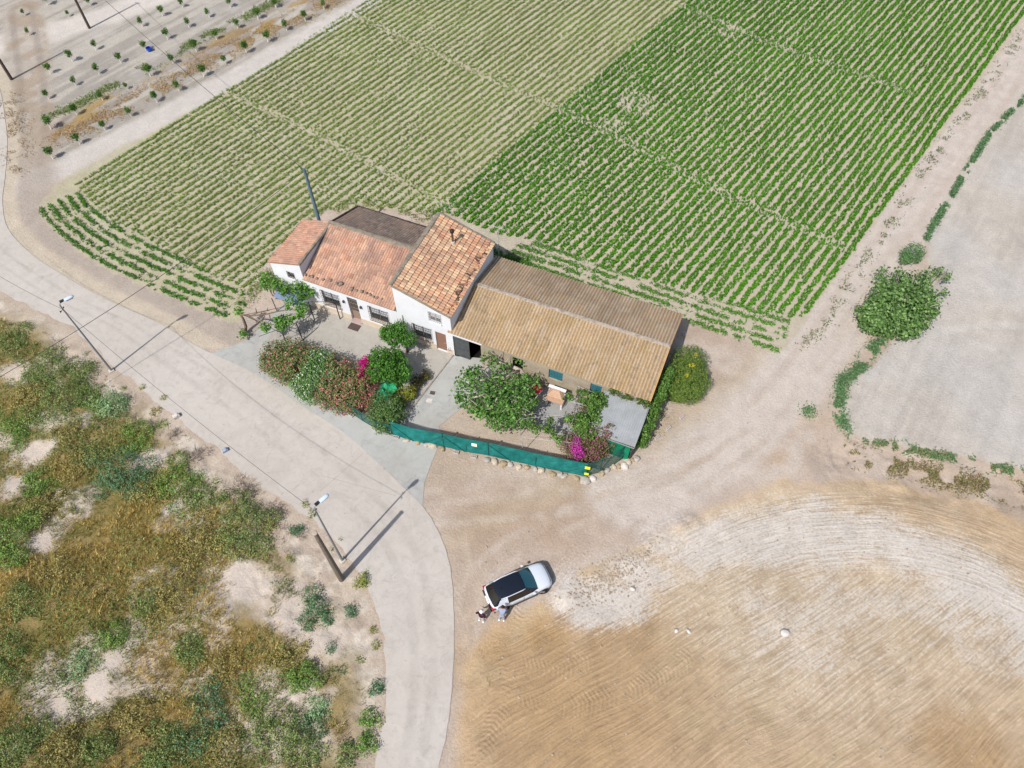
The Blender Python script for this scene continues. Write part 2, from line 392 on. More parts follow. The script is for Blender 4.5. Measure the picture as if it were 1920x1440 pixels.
    mx(t*sst(.52,.7,fbm(x, y, .8, 55, 2)), (192,162,128), .3)
    global CHALK
    CHALK = np.maximum(chalk, chalk0)
    # diagonal track and orchard in the far left
    d, al, sg = seg_dist(x, y, DTRACK, want_t=True)
    sg0 = sg; orch = (sg > 0) & (x < 5); o = np.where((d > .2) & orch, 1.0, 0.0)*sst(0,1,al-3)
    oa = (x*ROWDIR[0]+y*ROWDIR[1]); ob = (x*ROWN[0]+y*ROWN[1])
    st = fbm(ob*1.0, oa*.06, .55, 12, 3)
    mx(o, (205,196,185)); mx(o*sst(.42,.6,st), (180,172,163), .95); mx(o*sst(.55,.8,n2), (208,200,194), .5)
    band = sst(2.4,.6,np.abs(sg-5.2+(n2-.5)*2.0))
    mx(o*band*sst(.46,.6,fbm(ob, oa*.35, 1.1, 41, 3)), (186,158,108), .95); mx(o*band*sst(.5,.62,fbm(ob, oa*.3, 1.3, 44, 3)), (160,136,118), .5)
    dtd = d
    wq = poly([(-60,95),(60,72),(200,30),(330,-20),(450,-80)]); d2 = seg_dist(x, y, wq)
    mx(sst(2.6,1.2,d2+(n2-.5)*1.2), (232,221,213), .95)
    lf = seg_dist(x, y, poly([(40,20),(60,150),(62,260),(50,330)])); mx(sst(2.6,1.6,lf+(n2-.5)*1.4), (202,188,175), .8)
    mx(sst(.5,.2,np.abs(lf-1.1)), (168,156,148), .6); mx(sst(2.5,1.8,lf)*sst(.5,.6,fbm(x,y,1.5,60,3)), (178,156,132), .5)
    # crop soil
    s = sdf(x, y, FIELD)+(n3-.5)*.6; t = sst(-.2, .4, s)
    mx(t, (204,194,166)); mx(t*sst(.45,.7,n2), (212,203,180), .6)
    side = (x-ROWO[0])*ROWN[0]+(y-ROWO[1])*ROWN[1]
    mx(t*sst(-1,1,side), (212,198,180), .8)
    mx(np.where((x < 6) & (al > 0), 1, 0)*sst(1.9,.9,np.abs(sg0+.1)+(n2-.5)*.9)*sst(3,2,dtd), (224,214,207), .95)
    # band between road and field
    d, al, sg = seg_dist(x, y, RH, want_t=True); k = (s < 0) & (x < -14) & (y > 34)
    mx(np.where(k, 1, 0)*sst(1.0,1.5,d+(n3-.5)*.4)*sst(5.5,3.5,d)*sst(60,54,y), (192,178,166), .8); mx(np.where(k, 1, 0)*sst(1.4,.9,d+(n3-.5)*.4), (218,202,182), .9)
    # gravel yard
    s = sdf(x, y, GRAVEL); mx(sst(-.05,.05,s+(n3-.5)*.2), (212,194,178)); mx(sst(-.05,.05,s)*sst(.5,.8,n3), (196,176,160), .5)
    vg = np.where((x < 0) & (sdf(x,y,ROADP) < 0) & inpoly(x, y, VERG), 1.0, 0.0)
    mx(vg, (216,199,182), .8); mx(vg*sst(.48,.6,fbm(x,y,1.3,77,3)), (230,216,202), .85); mx(vg*sst(.52,.66,fbm(x,y,.9,79,2)), (182,162,146), .6)
    # scrub slope: litter and bare pale marl
    s = sdf(x, y, SCRUBP); t = sst(-1.4, 1.0, s+(n2-.5)*3.2)
    bare = fbm(x*.8+y*.5, y*.9-x*.4, 3.6, 88, 4)
    mx(t, (168,146,100)); mx(t*sst(.45,.62,fbm(x,y,2.2,91,3)), (130,122,70), .7); mx(t*sst(.56,.66,bare), (224,208,192), .95)
    for (px, py, r) in ((60,850,2.0),(150,790,1.4),(95,830,1.3),(470,1100,2.4),(430,1080,1.8),(320,955,.9),(100,1320,1.7),(180,1290,1.4),(230,1240,.9),(545,1150,2),(20,900,2.0),(600,1200,2.2),(560,1300,1.2),(75,1020,1.4),(280,860,1.6),(40,1390,1.2)):
        q = at(px, py); d = np.hypot(x-q.x, (y-q.y)*1.2); mx(sst(r*1.2, r*.4, d+(n3-.5)*1.6+(n2-.5)*1.4), (226,210,198), .95)
    sh = seg_dist(x, y, RL); mx(np.where(sdf(x,y,ROADP) < 0, 1, 0)*sst(.9,.2,sh+(n3-.5)*.6)*np.where(y < 45,1,0), (206,186,168), .6)
    return c*(1+(n3[..., None]-.5)*.10)

def axis(parts):
    out = []
    for a, b, s in parts: out += list(np.arange(a, b, s))
    return np.array(sorted(set(np.round(out, 4))))
far = [92,96,102,110,120,135,155,180,220,280,380,520]
gx = np.concatenate([-np.array([520,380,280,220,180,150,125,105,92,82,74,68]), axis([(-63,-32,.25),(-32,32,.125),(32,63.1,.25)]), [68,74,82,92,105,125,150,180,220,280,380,520]])
gy = np.concatenate([-np.array([300,200,120,70,40,24,14,7,3,0,-1.5]), axis([(2.5,40,.125),(40,91,.25)]), far])
GX, GY = np.meshgrid(gx, gy); shp = GX.shape
def relief(x, y):
    s = sdf(x, y, SCRUBP); m = sst(.5, 5, s)
    z = m*(fbm(x, y, 6.5, 201, 4)-.42)*1.7
    z += sst(-.2,.6,s)*(fbm(x, y, 1.3, 210, 3)-.5)*.22
    vg = np.where(inpoly(x, y, VERG), 1.0, 0.0)*sst(-.5,-1.6,sdf(x,y,ROADP)); z += vg*((fbm(x,y,1.0,250,3)-.45)*.35+(fbm(x,y,.35,255,2)-.5)*.10)
    s2 = sdf(x, y, TAN); z += sst(0, 2, s2)*(fbm(x, y, 5, 220, 3)-.5)*.3+sst(0,1,s2)*(fbm(x, y, .6, 222, 2)-.5)*.05
    d = seg_dist(x, y, poly([(1580,860),(1700,890),(1800,910),(1930,930)]), rad=4); z += sst(3.0,.5,d)*(-.5)*fbm(x,y,1.2,230,3)
    # berm where spoil was pushed aside
    d = seg_dist(x, y, poly([(1065,1120),(1130,1085),(1200,1050),(1290,985)]), rad=3); z += sst(1.3,.1,d)*.35*fbm(x,y,.9,240,3)
    return z
GZ = relief(GX, GY)
GC = ground_colour(GX, GY)*.62*np.array([.985, .995, .975])
nx = len(gx); ny = len(gy); idx = np.arange(nx*ny).reshape(ny, nx)
Fq = np.stack([idx[:-1,:-1], idx[:-1,1:], idx[1:,1:], idx[1:,:-1]], -1).reshape(-1, 4)
# furrow coordinates
dE, alE, sgE = seg_dist(GX, GY, TANEDGE, want_t=True)
a1, a2 = at(1065,1414).xy, at(1234,1285).xy; b1, b2 = at(1459,1440).xy, at(1852,1195).xy
fd = ((a2-a1).normalized()+(b2-b1).normalized()).normalized(); fn = (-fd.y, fd.x)
wob = (fbm(GX, GY, 6, 300, 2)-.5)*1.2
arcm = sst(7.5, 5.5, dE+(fbm(GX,GY,3,303,2)-.5)*2)*sst(5, 10, alE)
f1 = GX*fn[0]+GY*fn[1]+wob; f2 = dE+wob*.3
g1 = GX*fd.x+GY*fd.y; g2 = alE
furm = sst(.3, 1.5, sdf(GX, GY, TAN))
tr = [smooth_line(poly([(900,1195),(935,1235),(1000,1255),(1060,1250),(1110,1230)])), smooth_line(poly([(885,1270),(940,1312),(1020,1328),(1100,1318),(1190,1290),(1300,1230)])), smooth_line(poly([(985,1135),(975,1175),(1000,1200)])), smooth_line(poly([(890,1440),(930,1340),(940,1270),(920,1200)]))]
ta = np.zeros(shp); tb = np.zeros(shp); tm = np.zeros(shp)
for q in tr:
    d, al, sg = seg_dist(GX, GY, q, want_t=True); m = d < .75
    ta = np.where(m, al, ta); tb = np.where(m, np.abs(sg), tb); tm = np.where(m, sst(.72,.5,d), tm)
def ground_mat():
    m, N, L, B = new_mat('soil')
    pos = tilted(N, L)
    col = attrn(N, 'tint')
    nA = noise_node(N, L, pos, .9, 6, .65); nB = noise_node(N, L, pos, 6, 6, .7); nC = noise_node(N, L, pos, 28, 4, .7)
    f = mathn(N, L, 'ADD', maprange(N, L, nA, .25, .75, -.10, .10), maprange(N, L, nB, .25, .75, -.16, .13))
    f = mathn(N, L, 'ADD', f, maprange(N, L, nC, .25, .75, -.12, .12)); f = mathn(N, L, 'ADD', f, 1.0)
    col = mixc(N, L, 1.0, col, gray(N, L, f), 'MULTIPLY')
    # small stones and clods
    vo = N.new('ShaderNodeTexVoronoi'); vo.inputs['Scale'].default_value = 3.2; L.new(pos, vo.inputs['Vector'])
    sp = maprange(N, L, vo.outputs['Distance'], .05, .12, 1, 0)
    gate = maprange(N, L, noise_node(N, L, pos, .35, 3), .5, .62, 0, 1); sp = mathn(N, L, 'MULTIPLY', sp, gate)
    col = mixc(N, L, mathn(N, L, 'MULTIPLY', sp, .5), col, s2l((226,216,206))*.66)
    # furrows
    fm = attrn(N, 'furm', 'Fac'); am = attrn(N, 'arcm', 'Fac')
    def wave(a, g):
        A = attrn(N, a, 'Fac'); Gg = attrn(N, g, 'Fac')
        cv = N.new('ShaderNodeCombineXYZ'); L.new(A, cv.inputs[0]); L.new(mathn(N, L, 'MULTIPLY', Gg, .12), cv.inputs[1])
        nz = noise_node(N, L, cv.outputs[0], 3.0, 4, .7)
        s = mathn(N, L, 'SINE', mathn(N, L, 'MULTIPLY_ADD', A, 2*PI/.36, mathn(N, L, 'MULTIPLY', nz, 6.0)))
        s = mathn(N, L, 'SUBTRACT', mathn(N, L, 'MULTIPLY', mathn(N, L, 'POWER', mathn(N, L, 'MULTIPLY_ADD', s, .5, .5), 2.2), 2.0), 1.0)
        cv2 = N.new('ShaderNodeCombineXYZ'); L.new(A, cv2.inputs[0]); L.new(mathn(N, L, 'MULTIPLY', Gg, .045), cv2.inputs[1])
        fz_ = noise_node(N, L, cv2.outputs[0], 7.5, 6, .8)
        return s, fz_
    s1, z1 = wave('f1', 'g1'); s2, z2 = wave('f2', 'g2')
    def lerp(t, a, b): return mathn(N, L, 'ADD', mathn(N, L, 'MULTIPLY', t, b), mathn(N, L, 'MULTIPLY', mathn(N, L, 'SUBTRACT', 1.0, t), a))
    S = lerp(am, s1, s2); Z = lerp(am, z1, z2)
    broken = maprange(N, L, noise_node(N, L, pos, .5, 4), .35, .65, .35, 1.0)
    S = mathn(N, L, 'MULTIPLY', mathn(N, L, 'MULTIPLY', S, fm), broken)
    zf = mathn(N, L, 'MULTIPLY', maprange(N, L, Z, .34, .66, -.26, .16), fm); zf = mathn(N, L, 'ADD', zf, mathn(N, L, 'MULTIPLY', S, .045)); zf = mathn(N, L, 'ADD', zf, 1.0)
    col = mixc(N, L, 1.0, col, gray(N, L, zf), 'MULTIPLY')
    ck = mathn(N, L, 'ADD', attrn(N, 'chalk', 'Fac'), mathn(N, L, 'ADD', mathn(N, L, 'MULTIPLY_ADD', Z, 1.5, -.75), mathn(N, L, 'MULTIPLY_ADD', nB, 1.0, -.5)))
    ck = mathn(N, L, 'MULTIPLY', maprange(N, L, ck, .34, .66, 0, .82), maprange(N, L, attrn(N, 'chalk', 'Fac'), .02, .2, 0, 1))
    chc = mixc(N, L, 1.0, s2l((232,225,217))*.64, gray(N, L, f), 'MULTIPLY')
    col = mixc(N, L, ck, col, chc)
    L.new(col, B.inputs['Base Color'])
    B.inputs['Roughness'].default_value = .95; B.inputs['Specular IOR Level'].default_value = .05
    # tyre lug prints
    TA = attrn(N, 'ta', 'Fac'); TB = attrn(N, 'tb', 'Fac'); TM = attrn(N, 'tm', 'Fac')
    lug = mathn(N, L, 'SINE', mathn(N, L, 'MULTIPLY_ADD', TA, 2*PI/.27, mathn(N, L, 'MULTIPLY', TB, 9.0)))
    lug = mathn(N, L, 'MULTIPLY', mathn(N, L, 'MULTIPLY', lug, TM), maprange(N, L, noise_node(N, L, pos, 1.1, 4), .4, .62, .1, .75))
    h = mathn(N, L, 'ADD', mathn(N, L, 'MULTIPLY', S, .016), mathn(N, L, 'MULTIPLY', mathn(N, L, 'MULTIPLY', Z, fm), .10)); h = mathn(N, L, 'ADD', h, mathn(N, L, 'MULTIPLY', lug, .022))
    h = mathn(N, L, 'ADD', h, mathn(N, L, 'MULTIPLY', nB, .10)); h = mathn(N, L, 'ADD', h, mathn(N, L, 'MULTIPLY', nC, .03))
    h = mathn(N, L, 'ADD', h, mathn(N, L, 'MULTIPLY', sp, .03))
    b = N.new('ShaderNodeBump'); b.inputs['Strength'].default_value = .8; b.inputs['Distance'].default_value = 1.0
    L.new(h, b.inputs['Height']); L.new(b.outputs[0], B.inputs['Normal'])
    return m
g = np_mesh('ground', np.stack([GX, GY, GZ], -1).reshape(-1, 3), Fq, ground_mat(), None, GC.reshape(-1, 3), True,
            dict(f1=f1, f2=f2, g1=g1, g2=g2, furm=furm, arcm=arcm, chalk=CHALK, ta=ta, tb=tb, tm=tm))
tag(g, kind='structure')
def gza(x, y):
    x = np.asarray(x, float); y = np.asarray(y, float); i = np.clip(np.searchsorted(gx, x)-1, 0, nx-2); j = np.clip(np.searchsorted(gy, y)-1, 0, ny-2)
    u = (x-gx[i])/(gx[i+1]-gx[i]); v = (y-gy[j])/(gy[j+1]-gy[j])
    return (GZ[j,i]*(1-u)+GZ[j,i+1]*u)*(1-v)+(GZ[j+1,i]*(1-u)+GZ[j+1,i+1]*u)*v
def gz(x, y): return float(gza([x], [y])[0])

def slab(name, pts, z0, z1, mat):
    """flat sheet with real edge thickness, triangulated"""
    bm = bmesh.new(); vs = [bm.verts.new((p[0], p[1], z1)) for p in pts]; f = bm.faces.new(vs)
    if f.normal.z < 0: f.normal_flip()
    bm.normal_update()
    if f.normal.z < 0: f.normal_flip()
    r = bmesh.ops.extrude_edge_only(bm, edges=bm.edges[:])
    for v in [q for q in r['geom'] if isinstance(q, bmesh.types.BMVert)]: v.co.z = z0
    bmesh.ops.triangulate(bm, faces=[q for q in bm.faces if len(q.verts) > 4])
    me = bpy.data.meshes.new(name); bm.to_mesh(me); bm.free(); me.materials.append(mat); return link_mesh(name, me)
def concrete_mat(name, c1, c2, c3, bl=1.2, crack=True):
    m, N, L, B = new_mat(name); pos = tilted(N, L); k = .62
    col = mixc(N, L, maprange(N, L, noise_node(N, L, pos, .16, 5, .6, .6), .38, .64, 0, 1), s2l(c1)*k, s2l(c2)*k)
    col = mixc(N, L, maprange(N, L, noise_node(N, L, pos, bl, 7, .72, 1.2), .5, .68, 0, .85), col, s2l(c3)*k)
    st_ = maprange(N, L, noise_node(N, L, pos, .55, 8, .75, 2.0), .42, .6, 1.0, .93); col = mixc(N, L, 1.0, col, gray(N, L, st_), 'MULTIPLY')
    sp_ = maprange(N, L, noise_node(N, L, pos, 3.5, 3, .5), .68, .74, 0, .35); col = mixc(N, L, sp_, col, s2l((150,140,128))*k)
    fine = maprange(N, L, noise_node(N, L, pos, 22, 5, .75), .25, .75, .86, 1.1)
    col = mixc(N, L, 1.0, col, gray(N, L, fine), 'MULTIPLY')
    if crack:
        vo = N.new('ShaderNodeTexVoronoi'); vo.feature = 'DISTANCE_TO_EDGE'; vo.inputs['Scale'].default_value = .17
        w_ = N.new('ShaderNodeVectorMath'); w_.operation = 'ADD'; L.new(pos, w_.inputs[0])
        nn = N.new('ShaderNodeTexNoise'); nn.inputs['Scale'].default_value = .7; nn.inputs['Detail'].default_value = 5; L.new(pos, nn.inputs['Vector'])
        L.new(nn.outputs['Color'], w_.inputs[1]); L.new(w_.outputs[0], vo.inputs['Vector'])
        cr = maprange(N, L, vo.outputs['Distance'], .0, .003, .16, 0)
        col = mixc(N, L, cr, col, s2l((128,118,112))*k)
    L.new(col, B.inputs['Base Color']); B.inputs['Roughness'].default_value = .9; B.inputs['Specular IOR Level'].default_value = .15
    b = N.new('ShaderNodeBump'); b.inputs['Strength'].default_value = .3; b.inputs['Distance'].default_value = .01
    L.new(noise_node(N, L, pos, 30, 4), b.inputs['Height']); L.new(b.outputs[0], B.inputs['Normal'])
    return m
road = slab('road', ROADP, -.15, .035, concrete_mat('road_concrete', (219,210,200), (211,202,191), (200,191,181))); tag(road, kind='structure')
ap = slab('forecourt', APR, -.15, .03, concrete_mat('apron_concrete', (202,203,199), (194,191,184), (176,175,171), .8)); tag(ap, kind='structure')
# courtyard slab in front of the house, slightly warmer, a small step up from the drive
PAT = poly([(851,667),(767,776),(735,800),(700,792),(640,735),(548,668),(498,640),(520,610),(560,565),(600,578)])
pt = slab('courtyard', PAT, -.1, .06, concrete_mat('yard_concrete', (202,197,188), (192,186,176), (180,174,166), 1.0)); tag(pt, kind='structure')
# patio slab beside the barn
ps = slab('patio', np.array([hw(5.2,-.1).xy, hw(12.0,-.1).xy, hw(12.0,-3.4).xy, hw(8.6,-3.6).xy, hw(7.2,-2.2).xy, hw(5.2,-2.0).xy]), -.1, .05, concrete_mat('patio_concrete', (186,186,184), (176,174,172), (160,158,156), 2.0, False)); tag(ps, kind='structure')
# saw-cut joints of the road and a dark open seam along its right edge
jm = simple('joint', (158,148,140), .9, .1)
for i, (p, q) in enumerate((((600,922),(682,850)),((603,892),(742,930)))):
    a, b = at(*p), at(*q); n = (b-a).normalized(); n = Vector((-n.y, n.x, 0))*.014
    mb = MB(); mb.add([a+n+Vector((0,0,.04)), b+n+Vector((0,0,.04)), b-n+Vector((0,0,.04)), a-n+Vector((0,0,.04))], [(0,1,2,3)])
    tag(mb.build('road_joint', jm), kind='structure')
mb = MB(); q = [v for v in RH if 6 < v[1] < 23.5 and v[0] < 0]
for i in range(len(q)-1):
    a = Vector((*q[i], .037)); b = Vector((*q[i+1], .037)); wv = .03+.025*math.sin(i*1.7); n = Vector((-(b-a).y, (b-a).x, 0)).normalized()*wv
    mb.add([a, b, b+n, a+n], [(0,1,2,3)])
tag(mb.build('road_seam', jm), kind='structure')

# faint tyre-polished bands along the two wheel paths of the road
def tyre_mat():
    m, N, L, B = new_mat('tyre_polish'); pos = tilted(N, L)
    B.inputs['Base Color'].default_value = (*[float(q) for q in s2l((150,140,132))*.62], 1); B.inputs['Roughness'].default_value = .8
    t = N.new('ShaderNodeBsdfTransparent'); mx = N.new('ShaderNodeMixShader')
    e = attrn(N, 'edge', 'Fac'); f_ = mathn(N, L, 'MULTIPLY', maprange(N, L, noise_node(N, L, pos, .45, 6, .7), .36, .66, .0, .10), e)
    L.new(f_, mx.inputs[0]); L.new(t.outputs[0], mx.inputs[1]); L.new(B.outputs[0], mx.inputs[2]); L.new(mx.outputs[0], N['Material Output'].inputs[0]); return m
_rl = smooth_line(poly(road_lo)); _n = 160
def _res(P):
    L_ = np.cumsum(np.r_[0, np.hypot(*np.diff(P, axis=0).T)]); s_ = np.linspace(0, L_[-1], _n); return np.column_stack([np.interp(s_, L_, P[:,0]), np.interp(s_, L_, P[:,1])])
_a, _b = _res(RH), _res(_rl); _tm = tyre_mat()
for k_ in (.30, .56):
    V_ = []; E_ = []
    for i_ in range(_n):
        c_ = _a[i_]*(1-k_)+_b[i_]*k_; d_ = (_b[i_]-_a[i_])/np.linalg.norm(_b[i_]-_a[i_])
        for w_, e_ in ((-.42,0),(-.18,1),(.18,1),(.42,0)): V_.append((*(c_+d_*w_), .039)); E_.append(e_)
    F_ = [(i_*4+j_, (i_+1)*4+j_, (i_+1)*4+j_+1, i_*4+j_+1) for i_ in range(_n-1) for j_ in range(3)]
    tag(np_mesh('tyre_polish', V_, F_, _tm, attrs=dict(edge=E_)), kind='structure')
# ============================================================ CROPS
def rows_main():
    ext = poly([(141,347),(174,382),(211,417),(263,439),(333,483),(445,536),(470,548),(498,500),(510,480),(600,398),(668,382),(812,402),(832,398),(930,440),(1006,452),(1150,508),(1294,549),(1375,571),(1490,598),(1512,590),(1700,335),(1925,22),(1990,-70),(2150,-120),(1300,-150),(900,-120),(705,-8)])
    paths = [poly([(390,160),(560,235),(700,310),(845,392)]), poly([(655,25),(880,130),(1085,222),(1210,285),(1350,360),(1590,470)]), poly([(1284,13),(1450,85),(1700,172)])]
    clumpP = {True: [], False: []}
    P = []; dn = []
    span = np.arange(0, 130, .045)
    for k in range(-42, 42):
        off = (k+.5)*.75; dense = k >= 0
        t = span-20+rng.normal(size=span.shape)*.05
        if not dense: t = t[rng.random(len(t)) < .9]
        lat = rng.uniform(-1, 1, t.shape)*(.225 if dense else .17)+rng.normal(size=t.shape)*.02
        wv = .035*np.sin(t*.35+k)+.02*np.sin(t*1.1+2*k)
        x = ROWO[0]+ROWDIR[0]*t+ROWN[0]*(off+lat+wv); y = ROWO[1]+ROWDIR[1]*t+ROWN[1]*(off+lat+wv)
        m = inpoly(x, y, ext)
        x, y, t = x[m], y[m], t[m]
        gap = fbm(t, t*0+k*7.7, 1.1, 400+k, 2)
        keep = rng.random(len(x)) < np.where(gap < (.12 if dense else .18), .7 if dense else .55, 1)
        big = fbm(x, y, 7, 444, 2); keep &= rng.random(len(x)) < 1.1
        bald = np.zeros(len(x), bool)
        for (px, py, r) in ((1195,195,2.0),(1150,235,1.2),(1370,60,1.5)):
            q = at(px, py); bald |= (np.hypot(x-q.x, (y-q.y)) < r) & (rng.random(len(x)) < .45)
        for q in paths:
            d = seg_dist(x, y, q); j = d < (.5 if dense else .4); x = np.where(j, x+rng.normal(size=x.shape)*.25, x); y = np.where(j, y+rng.normal(size=x.shape)*.25, y)
            keep &= ~(j & (rng.random(len(x)) < .28))
        keep &= ~bald
        P.append(np.stack([x[keep], y[keep]], 1)); dn += [dense]*int(keep.sum())
    return np.concatenate(P), np.array(dn)
def plants(P, per, size, hgt, spread, pal, probs=None):
    n = len(P); X = np.repeat(P, per, axis=0); h = rng.uniform(.12, 1, len(X))*hgt
    p = np.stack([X[:,0]+rng.normal(size=len(X))*spread, X[:,1]+rng.normal(size=len(X))*spread, h], 1)
    up = np.tile(np.array([0,0,1.0]), (len(p), 1))
    base = np.repeat(fbm(P[:,0], P[:,1], 3.5, 470, 3), per)
    tint = pick(pal, len(p), .13, probs)*(.8+.45*base[:, None])
    return leaf_arrays(p, size*rng.uniform(.6, 1.3, len(p)), tint, up, .55, .55)
RP, RDn = rows_main()
DP = [(68,126,14),(86,144,22),(58,110,14),(102,156,32)]
SP_ = [(112,142,54),(132,156,72),(96,126,44),(148,164,90)]
V, F, T = plants(RP[RDn], 13, .125, .30, .035, DP)
tag(np_mesh('dense_crop_rows', V, F, LEAF, None, T), 'dense deep green leafy crop rows filling the right half of the field', 'crop', kind='stuff')
V, F, T = plants(RP[~RDn], 12, .105, .20, .035, SP_)
tag(np_mesh('sparse_crop_rows', V, F, LEAF, None, T), 'thin olive green crop rows with pale soil between, left half of the field', 'crop', kind='stuff')
# headlands, whose rows run along the road and along the barn
def head(edge, rows, sp, clip, gaps, dens):
    out = []; e = smooth_line(poly(edge)); L_ = np.cumsum(np.r_[0, np.hypot(*np.diff(e, axis=0).T)])
    for k in range(rows):
        s = np.arange(0, L_[-1], .045); s = s[rng.random(len(s)) < dens]
        x = np.interp(s, L_, e[:,0]); y = np.interp(s, L_, e[:,1]); dx = np.interp(s+.3, L_, e[:,0])-np.interp(s-.3, L_, e[:,0]); dy = np.interp(s+.3, L_, e[:,1])-np.interp(s-.3, L_, e[:,1])
        q = np.hypot(dx, dy)+1e-9; off = (k+.3)*sp+rng.normal(size=len(s))*.12
        x = x-dy/q*off; y = y+dx/q*off; m = inpoly(x, y, poly(clip))
        for gp in gaps:
            d = seg_dist(x, y, poly(gp)); j = d < .5; m &= ~(j & (rng.random(len(x)) < .35)); x = np.where(j, x+rng.normal(size=len(x))*.2, x)
        m &= rng.random(len(x)) < np.where(fbm(s, s*0+k*5, 1.0, 500+k, 2) < .36, .2, 1)
        out.append(np.stack([x[m], y[m]], 1))
    return np.concatenate(out)
HL = head([(72,394),(100,430),(180,490),(300,548),(440,606)], 8, .82, [(68,392),(100,350),(141,343),(174,380),(211,415),(263,437),(333,481),(456,545),(462,580),(440,612),(300,556),(180,496),(95,434)],
          [[(97,422),(178,387)],[(174,487),(255,437)],[(294,544),(349,500)]], .95)
HR = head([(1462,664),(1290,606),(1200,572),(950,486)][::-1], 5, .78, [(940,468),(1006,453),(1150,509),(1294,550),(1375,572),(1492,600),(1478,655),(1450,670),(1290,612),(1279,597),(945,488)], [[(1100,500),(1096,530)],[(1290,548),(1280,600)]], 1.0)
V, F, T = plants(HL, 9, .13, .26, .035, [(74,124,32),(92,142,44),(62,110,28)])
tag(np_mesh('roadside_crop_rows', V, F, LEAF, None, T), 'short curved crop rows running parallel to the road at the field corner', 'crop', kind='stuff')
V, F, T = plants(HR, 7, .14, .24, .07, [(80,130,36),(104,150,56),(66,112,30)])
tag(np_mesh('headland_crop_rows', V, F, LEAF, None, T), 'ragged crop rows along the back of the corrugated barn', 'crop', kind='stuff')
# ============================================================ BUILDINGS
def wall_face(mb, u0, u1, z0, ztop, holes, v=0.0, depth=.22, flip=False, back=True):
    """plaster wall seen from -v with real openings; ztop = function of u; holes = (ua,ub,za,zb)"""
    us = sorted({u0, u1, *[h[0] for h in holes], *[h[1] for h in holes]})
    for i in range(len(us)-1):
        a, b = us[i], us[i+1]; hs = sorted([h for h in holes if h[0] <= a+1e-6 and h[1] >= b-1e-6], key=lambda h: h[2])
        zs = z0
        for h in hs:
            if h[2] > zs+1e-4: mb.add([(a,v,zs),(b,v,zs),(b,v,h[2]),(a,v,h[2])], [(0,1,2,3)])
            zs = h[3]
        mb.add([(a,v,zs),(b,v,zs),(b,v,ztop(b)),(a,v,ztop(a))], [(0,1,2,3)])
    for (a, b, c, d) in holes:
        w_ = v+depth
        mb.add([(a,v,c),(a,w_,c),(a,w_,d),(a,v,d)], [(0,1,2,3)]); mb.add([(b,v,c),(b,v,d),(b,w_,d),(b,w_,c)], [(0,1,2,3)])
        mb.add([(a,v,d),(a,w_,d),(b,w_,d),(b,v,d)], [(0,1,2,3)]); mb.add([(a,v,c),(b,v,c),(b,w_,c),(a,w_,c)], [(0,1,2,3)])
TILES = [(216,172,136),(206,156,122),(222,186,148),(196,148,120),(226,198,160),(184,148,128),(202,140,108),(172,138,120),(220,196,158),(158,130,116)]
TILES_A = [(212,168,140),(202,158,132),(206,168,144),(194,152,132),(220,182,150),(190,158,140),(204,146,118),(178,144,130)]
TILES_OLD = [(142,124,112),(156,134,118),(130,116,108),(164,138,118),(144,132,122),(122,110,102)]
TILES_C = [(198,152,128),(188,144,124),(204,162,134),(184,150,132),(198,144,116),(170,142,128)]
